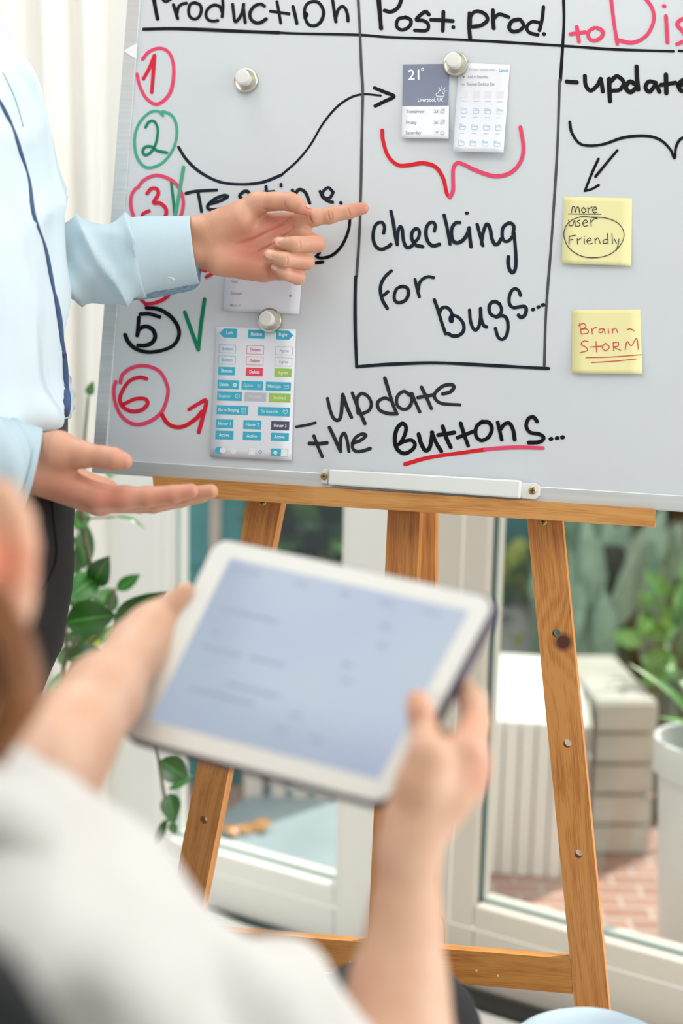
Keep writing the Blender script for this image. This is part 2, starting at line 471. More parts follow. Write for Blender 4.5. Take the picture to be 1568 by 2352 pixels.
ZB1 = 0.5 * (win_z(503, 1932) + win_z(788, 2034)); ZB2 = win_z(1115, 2068)
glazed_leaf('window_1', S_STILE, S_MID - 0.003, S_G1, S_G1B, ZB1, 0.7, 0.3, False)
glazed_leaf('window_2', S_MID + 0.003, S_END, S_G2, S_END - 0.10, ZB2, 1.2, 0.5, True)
# black sliding track lying along the foot of the right leaf
mb = MB(); wbox(mb, S_MID - 0.02, S_END, 0.0, 0.012, 0.045, 0.085)
tag(mb.build('trim_1', mat('black_track', '1c1f1e', 0.5)), kind='structure')
mb = MB(); wbox(mb, S_STILE + 0.05, S_MID - 0.02, 0.0, 0.006, 0.03, 0.045)
tag(mb.build('trim_2', mat('dark_seal', '39463f', 0.5)), kind='structure')

# curtain on the left wall
def curtain():
    root = thing('curtain', 'long cream curtain hanging in soft folds at left behind the whiteboard', 'curtain', WC + CDIR * 0.6)
    nb = 300; vs = []; fs = []; L = 1.9
    zs = [0.02, 0.3, 0.8, 1.3, 1.8, 2.2, 2.5]
    inw = Vector((CDIR.y, -CDIR.x, 0))
    if inw.y > 0: inw = -inw
    for z in zs:
        for i in range(nb + 1):
            s = i / nb * L - 0.01
            ph = s * 78 + 1.3 * sin(s * 9) + 0.15 * sin(z * 2 + s * 5)
            d = 0.05 + 0.018 * sin(ph) + 0.009 * sin(ph * 2.3 + 1)
            vs.append(WC + CDIR * (s + 0.006 * sin(z * 3 + s * 20)) + inw * d + Vector((0, 0, z)))
    n = nb + 1
    for j in range(len(zs) - 1):
        for i in range(nb): fs.append([j * n + i, j * n + i + 1, (j + 1) * n + i + 1, (j + 1) * n + i])
    m = cloth('curtain_cloth', 'e8e6df', 'efeee9', 0.9, 3); m.node_tree.nodes['Principled BSDF'].inputs['Transmission Weight'].default_value = 0.0
    obj('fabric', vs, fs, m, root, smooth=True)
    mb = MB(); mb.tube([WC + inw * 0.06 + Vector((0, 0, 2.52)), WC + CDIR * L + inw * 0.06 + Vector((0, 0, 2.52))], 0.012)
    mb.build('rod', M_WHITE, root)
curtain()

# ================================================================== WHITEBOARD PLANE
_nb = ray(240, 1085).cross(ray(1568, 1172)); _nl = ray(293, 0).cross(ray(215, 1020))
BU = _nb.cross(Vector((0, 0, 1))).normalized(); BU = BU if BU.x > 0 else -BU
BV = _nl.cross(BU).normalized(); BV = BV if BV.z > 0 else -BV
BN = BU.cross(BV).normalized()
if BN.y > 0: BN = -BN                                        # towards the camera
# distance chosen so that the 76 mm sticky note spans its pixels
BP = CAM + ray(784, 1130) * 1.6
_k = 0.076 / (PL(1370, 453, BP, BN) - PL(1368, 610, BP, BN)).length
BP = CAM + ray(784, 1130) * (1.6 * _k)
def B(px, py, off=0.0):
    return PL(px, py, BP + BN * off, BN)
def bco(p): q = p - BP; return q.dot(BU), q.dot(BV)
def bpt(u, v, off=0.0): return BP + BU * u + BV * v + BN * off
print('board distance', 1.6 * _k, 'ledge z', B(784, 1130).z, 'BN', BN, 'window TD', TD, 'corner', WC)

# ================================================================== EASEL
M_WOOD = wood('pine', 'b5763a', '9a5c28', 'c6894a')
_kc = None
def uvplank(mb, tl, tr, br, bl, back, holes=(), hr=0.0048):
    """plank from its front quad (world pts): length runs top->bottom; round dowel holes go right through"""
    tl, tr, br, bl = map(Vector, (tl, tr, br, bl))
    mt, mbm = (tl + tr) / 2, (bl + br) / 2; ax = mbm - mt; L = ax.length; ax.normalize()
    wdir = (tr - tl); wdir = (wdir - ax * wdir.dot(ax)).normalized()
    cuts = [0.0]; hs = []
    for h in sorted(holes, key=lambda h: (h - mt).dot(ax)):
        t = (h - mt).dot(ax); hs.append((t, (h - mt).dot(wdir))); cuts += [t - 2 * hr, t + 2 * hr]
    cuts.append(L)
    def edge(t):
        f = t / L; return tl.lerp(bl, f), tr.lerp(br, f)
    T = back.length
    def uvof(p): q = p - mt; return (q.dot(ax), q.dot(wdir))
    Z = Vector((0, 0, 0))
    for i in range(0, len(cuts) - 1):
        a, b = cuts[i], cuts[i + 1]; (l0, r0), (l1, r1) = edge(a), edge(b)
        if i % 2 == 0:
            for o in (Z, back):
                mb.add([l0 + o, r0 + o, r1 + o, l1 + o], [[0, 3, 2, 1]] if o is Z else [[0, 1, 2, 3]], 0, [uvof(x) for x in (l0, r0, r1, l1)])
        else:
            t, w = hs[i // 2]; c = mt + ax * t + wdir * w
            Q = [uvof(x) for x in (l0, r0, r1, l1)]; Q = [(x - t, y - w) for x, y in Q]
            ang = sorted([2 * pi * k / 24 - pi + 0.01 for k in range(24)] + [math.atan2(y, x) for x, y in Q]); n = len(ang)
            ring = []; outer = []
            for g in ang:
                dx, dy = cos(g), sin(g); best = 9e9
                for k in range(4):
                    (x0, y0), (x1, y1) = Q[k], Q[(k + 1) % 4]; ex, ey = x1 - x0, y1 - y0
                    den = dx * ey - dy * ex
                    if abs(den) < 1e-12: continue
                    tt = (x0 * ey - y0 * ex) / den; ss = (x0 * dy - y0 * dx) / den
                    if tt > 0 and -1e-5 <= ss <= 1 + 1e-5: best = min(best, tt)
                ring.append(c + (ax * dx + wdir * dy) * hr); outer.append(c + (ax * dx + wdir * dy) * best)
            for o in (Z, back):
                fs = [[k, (k + 1) % n, n + (k + 1) % n, n + k] for k in range(n)]
                mb.add([x + o for x in ring + outer], fs if o is Z else [f[::-1] for f in fs], 0, [uvof(x) for x in ring + outer])
            vs = ring + [x + back for x in ring]
            mb.add(vs, [[k, (k + 1) % n, (k + 1) % n + n, k + n] for k in range(n)], 0, [uvof(x) for x in vs])
    for a, b in ((tl, bl), (tr, br)):
        mb.add([a, b, b + back, a + back], [[0, 1, 2, 3]], 0, [uvof(a), uvof(b), (uvof(b)[0], uvof(b)[1] + T), (uvof(a)[0], uvof(a)[1] + T)])
    for a, b in ((tl, tr), (bl, br)):
        mb.add([a, b, b + back, a + back], [[0, 1, 2, 3]], 0, [(0, 0), (0.001, 0.03), (0.002, 0.03), (0.003, 0)])
    return uvof

easel = thing('easel', 'orange-brown wooden easel standing on the floor carrying the whiteboard', 'easel', Vector((B(920, 1500).x, B(920, 1500).y, 0)))
OFF_LEG = -0.016
def to_floor(p, q):
    """continue the line p->q down to the floor"""
    d = (q - p); return p + d * ((0.0 - p.z) / d.z)
def leg_edges(l0, l1, r0, r1, off):
    a, b = B(*l0, off), B(*l1, off); c, d = B(*r0, off), B(*r1, off)
    up = lambda p, q, t: p + (p - q).normalized() * t
    return up(a, b, 0.04), up(c, d, 0.04), to_floor(c, d), to_floor(a, b)
TH = -BN * 0.021
mb = MB(); e = leg_edges((566, 1160), (408, 1996), (645, 1156), (474, 2031), OFF_LEG)
uvplank(mb, *e, TH, [B(467, 1883, OFF_LEG), B(517, 1629, OFF_LEG), B(567, 1375, OFF_LEG)])
mb.build('leg', M_WOOD, easel, uv=True)
mb = MB(); e = leg_edges((1210, 1197), (1323, 2352), (1290, 1197), (1400, 2335), OFF_LEG)
_uv = []
uvf = uvplank(mb, *e, TH, [B(1277, 1454, OFF_LEG), B(1302, 1708, OFF_LEG), B(1328, 1962, OFF_LEG)])
M_WOODK = wood('knotty_pine', 'b5763a', '9a5c28', 'c6894a', knot=uvf(B(1293, 1475, OFF_LEG)))
mb.build('leg', M_WOODK, easel, uv=True, label='right leg with a dark knot and dowel holes')
mb = MB(); e = leg_edges((890, 1175), (845, 2160), (963, 1178), (921, 2165), OFF_LEG - 0.003)
uvplank(mb, e[0], e[1], B(919, 2250, OFF_LEG - 0.003), B(841, 2243, OFF_LEG - 0.003), TH)
mb.build('centre_post', wood('pine_post', 'ad6f35', '925525', 'bf8042'), easel, uv=True)
# rear prop leg, swinging back from the top
mb = MB(); pt = [U(958, 1120, B(960, 1120).dot(FW) - CAM.dot(FW) + 0.07)]
def depth(p): return (p - CAM).dot(FW)
d0 = depth(B(980, 1150))
tl, tr = U(930, 1100, d0 + 0.09), U(999, 1102, d0 + 0.09)
bl, br = U(918, 2170, d0 + 0.33), U(997, 2172, d0 + 0.33)
bl, br = to_floor(tl, bl), to_floor(tr, br)
uvplank(mb, tl, tr, br, bl, TH)
mb.build('rear_leg', M_WOOD, easel, uv=True)
# ledge the board stands on
OFF_LEDGE = 0.012
mb = MB(); uvplank(mb, B(350, 1094, OFF_LEDGE), B(354, 1136, OFF_LEDGE), B(1502, 1210, OFF_LEDGE), B(1503, 1169, OFF_LEDGE), -BN * 0.030)
mb.build('ledge', wood('pine_ledge', 'bd8142', 'a66c30', 'cc9453'), easel, uv=True, bevel=0.0015)
mb = MB(); OC = OFF_LEG + 0.0
uvplank(mb, B(436, 2132, OC), B(418, 2203, OC), B(1314, 2283, OC), B(1312, 2203, OC), -BN * 0.020)
mb.build('crossbar', wood('pine_bar', 'b07536', '955a25', 'bd8240'), easel, uv=True, bevel=0.0015)
M_STEEL = mat('steel', 'c9c7c0', 0.25, 1.0); M_BRASS = mat('brass_screw', 'b79a63', 0.3, 1.0); M_DARK = mat('dark_slot', '3a2d1c', 0.6)
def screw(parent, p, n, r, m):
    mb = MB(); mb.lathe(p, n, [(r, 0), (r, 0.0006), (r * 0.8, 0.0013), (r * 0.3, 0.0016)], 20)
    s = mb.build('screw', m, parent, smooth=False)
    a = BU; b = BV; mb = MB()
    for x, y in ((a, b), (b, a)):
        q = [p + n * 0.0017 + x * (r * .6 * i) + y * (r * .12 * j) for i, j in ((-1, -1), (1, -1), (1, 1), (-1, 1))]
        mb.quadbox(q, -n * 0.0005)
    mb.build('screw_slot', M_DARK, s)
screw(easel, B(603, 1154, OFF_LEG + 0.0005), BN, 0.0045, M_BRASS)
screw(easel, B(1247, 1198, OFF_LEG + 0.0005), BN, 0.0045, M_BRASS)
for px, py in ((735, 2202), (804, 2208), (1094, 2229), (1143, 2241)):
    mb = MB(); mb.lathe(B(px, py, OC - 0.0002), BN, [(0.0012, 0), (0.0012, 0.0006)], 12)
    mb.build('nail_plug', mat('pale_plug', 'e6cf9a', 0.6), easel)
# cord stay between post and rear leg
dc = d0 + 0.22
mb = MB(); mb.tube(crom([U(996, 2060, dc), U(1000, 2095, dc), U(1001, 2140, dc), U(1001, 2176, dc)]), 0.0012, 6)
mb.tube(crom([U(998, 2090, dc), U(1012, 2103, dc), U(1019, 2122, dc), U(1021, 2180, dc)]), 0.0012, 6)
mb.build('cord', mat('orange_cord', 'c98b45', 0.7), easel)

# ================================================================== WHITEBOARD
M_BOARD = mat_noise('enamel_board', 'c9ced4', 'ced3d8', 1.5, 0.24)
M_ALU = mat_noise('brushed_aluminium', 'c3c8ca', 'd0d4d5', 6, 0.34, stretch=(1, 1, 40), metal=0.35)
board = thing('whiteboard', 'large whiteboard with aluminium frame and marker writing standing on the wooden easel', 'whiteboard', B(926, 1120))
u0, v0 = bco(B(211, 1086)); u1 = bco(B(1645, 1175))[0]; FWD = 0.0175
v1 = v0 + 0.93
mb = MB(); mb.quadbox([bpt(u0 + .004, v0 + .004), bpt(u1 - .004, v0 + .004), bpt(u1 - .004, v1 - .004), bpt(u0 + .004, v1 - .004)], -BN * 0.010)
mb.build('panel', M_BOARD, board)
def rail(ua, va, ub, vb):
    mb = MB(); mb.quadbox([bpt(ua, va, .0025), bpt(ub, va, .0025), bpt(ub, vb, .0025), bpt(ua, vb, .0025)], -BN * 0.015)
    mb.build('frame_rail', M_ALU, board, bevel=0.0012)
rail(u0, v0 + FWD, u0 + FWD, v1 - FWD); rail(u1 - FWD, v0 + FWD, u1, v1 - FWD)
rail(u0, v0, u1, v0 + FWD); rail(u0, v1 - FWD, u1, v1)
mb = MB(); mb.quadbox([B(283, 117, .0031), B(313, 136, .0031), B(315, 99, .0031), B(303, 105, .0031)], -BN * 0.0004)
mb.build('corner_triangle', mat('white_triangle', 'e9edee', 0.3), board)  # flat white triangle on the left frame rail
# clamped pen rail on the lower frame
M_WP = mat('white_plastic', 'dfe2e0', 0.3)
mb = MB(); mb.quadbox([B(752, 1113, .016), B(1193, 1145, .016), B(1196, 1103, .016), B(754, 1077, .016)], -BN * 0.0133)
tr_ = mb.build('pen_rail', M_WP, board, bevel=0.002)
for pts, sc in (([(737, 1110), (752, 1112), (753, 1078), (743, 1077), (737, 1084)], (744, 1094)),
                ([(1196, 1145), (1228, 1147), (1239, 1139), (1240, 1118), (1230, 1110), (1197, 1108)], (1222, 1127))):
    mb = MB(); f = [B(x, y, .006) for x, y in pts]; b = [p - BN * 0.0033 for p in f]; n = len(f)
    mb.add(f + b, [list(range(n)), list(range(2 * n - 1, n - 1, -1))] + [[i, i + n, (i + 1) % n + n, (i + 1) % n] for i in range(n)])
    br_ = mb.build('end_bracket', M_WP, board, bevel=0.0006)
    screw(br_, B(*sc, .0061), BN, 0.0042, M_BRASS)
for px in (248, 308):
    mb = MB(); mb.lathe(B(px, 1086, -.004), -BV, [(0.003, 0), (0.003, .0015), (.002, .0022)], 12); mb.build('screw', M_BRASS, board)

# ---------------------------------------------------------------- marker strokes
CR = {'A': (200, 0, 2.24), 'B': (800, 0, 2.0417), 'C': (200, 600, 2.24), 'D': (800, 600, 2.0417), 'P': (0, 0, 1.0), 'E': (470, 600, 5.004), 'F': (880, 100, 4.612), 'G': (840, 460, 3.5636), 'J': (670, 850, 2.4123), 'K': (320, 0, 3.0154), 'L': (840, 0, 2.1538)}
def cpt(fr, p): o = CR[fr]; return (o[0] + p[0] / o[2], o[1] + p[1] / o[2])
INK = {
    'k': ink('black_ink', '0d0e11', '26282d', 0.35), 'g': ink('grey_black_ink', '282c31', '7a7f84', 0.75),
    'n': ink('blue_black_ink', '16202b', '4d5861', 0.6), 'r': ink('red_ink', 'd3243c', 'e2485e', 0.5),
    'R': ink('bright_red_ink', 'd2202c', 'e0424e', 0.4), 'p': ink('pink_red_ink', 'e0486a', 'ea7c93', 0.6),
    'e': ink('green_ink', '12805c', '4aa686', 0.6), 'E': ink('pale_green_ink', '45a586', '8ac8b1', 0.7),
    'd': ink('grey_line_ink', '4a4c50', '8d9093', 0.8), 'b': ink('ballpoint', '3c3d46', '4a4b52', 0.2), 'o': ink('red_ballpoint', 'c8414b', 'd25660', 0.2)}
LAY = [0]
def ribbon(mb, pts, w, place, sub=7, taper=True):
    P = crom([Vector((x, y, 0)) for x, y in pts], sub)
    if len(P) == 1: P = [P[0], P[0] + Vector((0.5, 0.5, 0))]
    n = len(P); vs = []; uv = []; fs = []; acc = 0
    LAY[0] = (LAY[0] + 1) % 12; off = 0.0003 + 0.00005 * LAY[0]
    ph = random.uniform(0, 900)
    def tang(i): return (P[min(i + 1, n - 1)] - P[max(i - 1, 0)]).normalized()
    def row(c, t, hw, al):
        s = Vector((-t.y, t.x, 0))
        for k in (-1, -0.5, 0, 0.5, 1):
            q = c + s * (hw * k); vs.append(place(q.x, q.y, off)); uv.append((k + ph, al + ph))
    t0 = tang(0)
    rows = []
    for a in (1.0, 0.8, 0.5, 0.2): rows.append((P[0] - t0 * (w / 2 * a), t0, w / 2 * sqrt(max(1 - a * a, 0.0004)), -a * w / 2))
    for i in range(n):
        if i: acc += (P[i] - P[i - 1]).length
        f = 1 + 0.07 * sin(acc * 0.03 + ph)
        rows.append((P[i], tang(i), w / 2 * f, acc))
    t1 = tang(n - 1)
    for a in (0.2, 0.5, 0.8, 1.0): rows.append((P[-1] + t1 * (w / 2 * a), t1, w / 2 * sqrt(max(1 - a * a, 0.0004)), acc + a * w / 2))
    for r in rows: row(*r)
    for i in range(len(rows) - 1):
        for k in range(4): fs.append([i * 5 + k, i * 5 + k + 1, (i + 1) * 5 + k + 1, (i + 1) * 5 + k])
    mb.add(vs, fs, 0, uv)
def draw(name, label, fr, ik, w, strokes, parent=None, place=None):
    mb = MB(); place = place or (lambda x, y, o: B(x, y, o))
    for s in strokes: ribbon(mb, [cpt(fr, p) for p in s], w, place)
    return mb.build(name, INK[ik], parent or board, uv=True, label=label)

draw('handwritten_word', 'black heading Production', 'K', 'k', 7.5, [
    [(100, -40), (112, 50), (128, 132)], [(88, -40), (105, 40), (124, 132)], [(150, -30), (165, 0), (185, 10), (215, -5)],
    [(235, 32), (250, 80), (265, 128)], [(260, 90), (270, 50), (295, 28), (325, 22)],
    [(385, 18), (352, 30), (340, 75), (350, 115), (380, 132), (410, 118), (428, 75), (420, 35), (385, 18)],
    [(572, 80), (555, 45), (515, 35), (475, 60), (460, 100), (475, 135), (510, 146), (542, 142)], [(575, -20), (578, 50), (572, 115)],
    [(645, 30), (652, 90), (662, 150), (695, 120), (715, 70), (722, 30)], [(720, 50), (725, 100), (732, 155)],
    [(865, 42), (840, 28), (800, 40), (768, 80), (768, 125), (800, 155), (840, 155), (878, 130)],
    [(952, 12), (965, 80), (978, 158)], [(908, 78), (970, 86), (1035, 96)], [(1063, 45), (1078, 105), (1090, 162)],
    [(1150, 88), (1160, 100), (1148, 120), (1142, 80), (1155, 35), (1190, 12), (1235, 15), (1265, 50), (1275, 95), (1255, 150), (1215, 178), (1170, 168), (1145, 120)],
    [(1336, -10), (1348, 75), (1360, 150)], [(1360, 120), (1375, 70), (1400, 45), (1425, 58), (1440, 100), (1444, 145)]])
mb = MB(); ribbon(mb, [(330, 67), (414, 66), (557, 72), (640, 75)], 8, lambda x, y, o: B(x, y, o))
ribbon(mb, [(640, 75), (686, 77), (823, 80), (898, 85.5), (1074, 92), (1290, 105), (1412, 113.5), (1546, 117.5)], 6, lambda x, y, o: B(x, y, o))
ribbon(mb, [(1559, 116.5), (1600, 118), (1630, 120)], 6, lambda x, y, o: B(x, y, o))
mb.build('ruled_line', INK['k'], board, uv=True, label='black line under the headings')
draw('ruled_line', 'grey-black divider between first and second column', 'A', 'd', 6, [
    [(1393, -12), (1402, 150), (1410, 350), (1417, 480), (1412, 700), (1408, 950), (1400, 1200), (1386, 1420)]])
draw('ruled_line', 'black lower end of the divider and bottom of the box', 'C', 'n', 7.5, [
    [(1381, 80), (1378, 200), (1379, 360), (1386, 543)], [(1386, 543), (1560, 530), (1800, 523), (2070, 536), (2250, 546), (2372, 552)]])
draw('ruled_line', 'divider between second and third column', 'B', 'k', 7, [[(1008, -8), (1010, 90), (1005, 200), (993, 378)]])
draw('ruled_line', 'grey lower part of the second divider', 'B', 'd', 6, [[(990, 375), (988, 425), (981, 650), (970, 850), (950, 1150), (930, 1400), (922, 1560), (918, 1715)]])
draw('circled_number', 'red circled number one', 'A', 'p', 8, [
    [(285, 305), (320, 265), (375, 248), (420, 270), (443, 330), (443, 410), (425, 480), (385, 525), (345, 535), (300, 500), (270, 440), (256, 382)]])
draw('number', 'red number one', 'A', 'r', 8.5, [[(290, 405), (320, 350), (346, 285)], [(346, 285), (338, 400), (332, 475)]])
draw('circled_number', 'green circle around number two', 'A', 'E', 6.5, [
    [(390, 595), (365, 572), (320, 580), (270, 630), (245, 700), (250, 790), (285, 850), (330, 862), (390, 835), (440, 770), (460, 700), (455, 630), (430, 590), (388, 573)]])
draw('number', 'green number two', 'A', 'e', 6.5, [[(300, 655), (318, 627), (345, 625), (363, 665), (355, 730), (330, 780), (300, 798), (286, 780), (298, 757), (330, 755), (360, 775), (410, 785)]])
draw('circled_number', 'red circle around number three', 'A', 'p', 8, [
    [(260, 965), (290, 928), (350, 902), (410, 915), (460, 950), (490, 1010), (492, 1070), (475, 1120), (430, 1170), (350, 1195)],
    [(250, 968), (228, 1005), (225, 1060), (240, 1115), (275, 1165), (350, 1195)]])
draw('number', 'red number three', 'A', 'r', 8.5, [[(308, 995), (330, 970), (358, 972), (365, 1000), (342, 1042), (375, 1045), (405, 1075), (400, 1115), (360, 1150), (300, 1150), (282, 1120), (290, 1098), (318, 1085)]])
draw('tick_mark', 'green tick beside number three', 'A', 'e', 6, [[(432, 940), (443, 1030), (450, 1115)]])
draw('tick_mark', 'pale green stroke of the tick beside number three', 'A', 'E', 8, [[(450, 1118), (465, 1040), (480, 950), (495, 860)]])
draw('drawn_arrow', 'long black curved arrow to the printouts', 'A', 'n', 7, [
    [(470, 757), (510, 820), (580, 885), (680, 935), (790, 948), (900, 938), (1000, 900)]])
draw('drawn_arrow', 'black arrow end and head', 'P', 'k', 5, [
    [(646, 402), (682, 370), (713, 332), (740, 286), (771, 248), (803, 225), (834, 216.5), (874, 219.5)], ])
draw('arrow_head', 'black arrow head', 'B', 'k', 8, [[(122, 412), (170, 432), (213, 452), (170, 475), (125, 497)]])
draw('handwritten_word', 'dark word Testing partly behind the hand', 'A', 'n', 7.5, [
    [(508, 995), (560, 984), (665, 978)], [(570, 990), (580, 1040), (588, 1088)],
    [(622, 1052), (680, 1035), (722, 1012), (700, 1006), (650, 1028), (620, 1060), (632, 1078), (680, 1076), (725, 1064)],
    [(836, 1000), (825, 985), (805, 986), (784, 1008), (800, 1026), (815, 1045), (790, 1070)],
    [(920, 960), (925, 1080)], [(895, 990), (960, 985)], [(985, 1010), (995, 1075)], [(997, 948), (997, 956)],
    [(1055, 978), (1072, 1012)], [(1068, 1000), (1090, 975), (1122, 990), (1145, 1045)],
    [(1262, 985), (1240, 965), (1214, 985), (1215, 1012), (1245, 1020), (1264, 992), (1262, 985)], [(1198, 985), (1212, 1015), (1240, 1035), (1262, 1040)], [(1304, 1042), (1306, 1045)]])
draw('drawn_arrow', 'black curved arrow tail beside the pointing hand', 'A', 'k', 7, [[(1352, 1110), (1345, 1180), (1312, 1260), (1262, 1312), (1205, 1328), (1178, 1318)], [(1180, 1318), (1195, 1300)], [(1178, 1352), (1212, 1348)]])
draw('circled_number', 'red circled number four mostly behind the sleeve', 'A', 'r', 8, [
    [(590, 1388), (612, 1392)], [(612, 1425), (640, 1408), (655, 1390)],
    [(300, 1565), (350, 1558), (400, 1535), (434, 1495), (452, 1440), (430, 1370), (380, 1330), (310, 1330), (255, 1380), (240, 1450), (270, 1530), (300, 1562)]])
draw('circled_number', 'black circle around number five', 'C', 'k', 9, [
    [(305, 240), (370, 248), (430, 285), (468, 340), (470, 390), (440, 435), (380, 460), (310, 467), (250, 450), (212, 415), (195, 378)]])
draw('number', 'black number five', 'C', 'k', 9.5, [[(275, 272), (320, 271), (372, 286)], [(266, 290), (262, 335), (257, 382)], [(258, 378), (268, 350), (300, 336), (335, 350), (350, 385), (335, 418), (300, 433), (262, 433)]])
draw('tick_mark', 'green tick beside number five', 'C', 'e', 8.5, [[(502, 262), (530, 340), (572, 456)], [(572, 456), (585, 330), (604, 195)]])
draw('circled_number', 'red circle around number six', 'C', 'p', 8.5, [
    [(170, 625), (185, 580), (240, 545), (310, 540), (375, 570), (412, 640), (412, 700), (380, 780), (310, 830), (240, 838), (180, 800), (145, 730), (138, 660), (147, 620)]])
draw('number', 'red number six', 'C', 'r', 9, [[(305, 605), (270, 597), (220, 615), (185, 660), (168, 710), (185, 750), (230, 772), (280, 765), (310, 735), (300, 710), (250, 708), (188, 735)]])
draw('drawn_arrow', 'red arrow beside number six', 'C', 'R', 10, [[(385, 790), (410, 830), (450, 852), (500, 848), (560, 810), (590, 775)]])
draw('arrow_head', 'red arrow head beside number six', 'C', 'r', 9, [[(525, 762), (570, 735), (612, 718), (595, 800), (574, 880)]])
draw('handwritten_dash', 'grey-black dash before update', 'J', 'g', 6.5, [[(26, 314), (80, 305), (130, 292)]])
draw('handwritten_word', 'grey-black word the', 'J', 'g', 8, [
    [(122, 365), (145, 425), (168, 478)], [(96, 406), (150, 408), (195, 403)], [(208, 318), (240, 385), (270, 450)], [(268, 440), (272, 375), (290, 350), (305, 385), (316, 450)],
    [(335, 405), (380, 390), (410, 362), (385, 355), (348, 380), (335, 425), (355, 450), (395, 448), (434, 434)]])
draw('handwritten_word', 'grey-black word update above the', 'J', 'g', 8, [
    [(198, 158), (210, 215), (230, 265), (255, 278), (272, 250), (282, 135)], [(282, 135), (305, 205), (330, 262)],
    [(335, 128), (365, 205), (405, 297)], [(368, 240), (360, 165), (385, 130), (420, 145), (440, 185), (428, 222), (395, 240)],
    [(545, 165), (510, 155), (475, 180), (485, 220), (530, 240), (575, 242)], [(515, 45), (535, 110), (560, 190), (582, 242)],
    [(655, 140), (620, 118), (585, 145), (582, 190), (610, 215), (645, 210), (665, 170), (660, 130)], [(665, 130), (685, 180), (708, 230)],
    [(718, 95), (745, 150), (772, 212)], [(698, 152), (780, 138)],
    [(835, 132), (875, 122), (898, 95), (880, 80), (835, 90), (795, 125), (792, 155), (830, 185), (930, 193)]])
draw('handwritten_word', 'black word Buttons with three dots', 'J', 'k', 9, [
    [(598, 408), (625, 360), (632, 315), (610, 296), (580, 330), (570, 390), (585, 440), (625, 462), (668, 440), (682, 410), (660, 388), (615, 398), (590, 412)],
    [(702, 355), (715, 405), (740, 445), (765, 425), (778, 345)], [(775, 345), (800, 405), (828, 450)],
    [(835, 312), (855, 375), (880, 428)], [(810, 360), (900, 346)], [(935, 295), (955, 360), (976, 418)], [(918, 374), (1010, 338)],
    [(1055, 285), (1022, 315), (1020, 365), (1050, 390), (1090, 370), (1108, 325), (1090, 290), (1050, 288)],
    [(1140, 290), (1152, 340), (1162, 385)], [(1155, 330), (1178, 300), (1205, 295), (1225, 330), (1234, 385)],
    [(1358, 285), (1340, 262), (1312, 268), (1298, 310), (1320, 345), (1370, 355), (1395, 375), (1372, 398), (1312, 402)],
    [(1432, 382), (1438, 381)], [(1466, 378), (1472, 377)], [(1496, 373), (1502, 372)]])
draw('underline', 'red underline under Buttons', 'D', 'R', 9, [[(265, 952), (380, 920), (540, 897), (640, 883)]])
draw('underline', 'pinker right end of the red underline', 'D', 'p', 8.5, [[(640, 883), (700, 877), (800, 873), (912, 876)]])
draw('handwritten_word', 'black word checking', 'G', 'n', 8, [
    [(145, 268), (152, 225), (140, 188), (112, 180), (78, 205), (60, 265), (62, 330), (88, 385), (132, 400), (180, 382), (205, 360)],
    [(205, 90), (222, 170), (238, 270), (256, 362)], [(256, 350), (262, 262), (280, 215), (298, 240), (305, 320), (325, 375), (348, 388), (378, 372)],
    [(400, 340), (428, 310), (438, 262), (425, 236), (400, 236), (376, 270), (378, 320), (408, 365), (465, 380)],
    [(560, 250), (568, 210), (552, 182), (522, 185), (495, 225), (492, 290), (512, 345), (550, 372), (602, 360)],
    [(640, 122), (662, 215), (678, 300), (688, 358)],
    [(768, 182), (735, 185), (705, 225), (700, 285), (715, 335), (752, 348), (795, 325), (830, 275), (845, 225)], [(845, 225), (850, 300), (860, 382)],
    [(822, 105), (829, 105)],
    [(910, 198), (935, 290), (956, 370)], [(945, 355), (958, 270), (980, 205), (1000, 200), (1018, 240), (1030, 310), (1055, 360), (1085, 352), (1105, 315)],
    [(1205, 275), (1210, 215), (1190, 190), (1160, 190), (1122, 225), (1115, 290), (1130, 330), (1160, 335), (1190, 310), (1212, 270)],
    [(1212, 280), (1222, 380), (1228, 490), (1222, 560), (1202, 592), (1178, 572), (1164, 520), (1166, 462)]])
draw('handwritten_word', 'dark word for', 'G', 'n', 7.5, [
    [(208, 578), (162, 620), (128, 675), (118, 740), (135, 815), (175, 885)], [(145, 778), (180, 748)],
    [(285, 706), (250, 728), (232, 780), (240, 825), (275, 838), (320, 820), (346, 775), (342, 725), (310, 705), (280, 708)],
    [(402, 650), (418, 720), (436, 788)], [(430, 730), (440, 675), (470, 640), (510, 625), (552, 632)]])
draw('handwritten_word', 'dark word Bugs with three dots', 'G', 'n', 8, [
    [(560, 815), (590, 900), (620, 1000), (652, 1092)], [(600, 925), (620, 885), (655, 875), (690, 900), (706, 945), (705, 990), (690, 985), (695, 950), (730, 945), (770, 970), (800, 1020), (795, 1075), (755, 1108), (710, 1110), (672, 1090)],
    [(848, 900), (855, 985), (875, 1045), (900, 1062), (925, 1030), (938, 960), (938, 885)], [(938, 890), (945, 975), (965, 1025), (988, 1038)],
    [(1095, 850), (1060, 830), (1025, 840), (1008, 880), (1020, 930), (1060, 950), (1095, 935), (1110, 895), (1095, 850)], [(1065, 955), (1120, 945), (1155, 975), (1162, 1050), (1145, 1115), (1112, 1138), (1080, 1115), (1060, 1050)],
    [(1265, 778), (1250, 740), (1220, 724), (1190, 745), (1172, 800), (1178, 855), (1210, 878), (1255, 872), (1300, 870), (1312, 895), (1300, 940), (1270, 958), (1248, 940)],
    [(1365, 895), (1372, 892)], [(1408, 875), (1416, 872)], [(1444, 858), (1454, 855)]])
draw('drawn_bracket', 'red curly bracket under the printouts', 'B', 'R', 9, [[(158, 612), (162, 660), (185, 730), (230, 773), (280, 775), (350, 765), (410, 785), (445, 840), (460, 905), (475, 925)]])
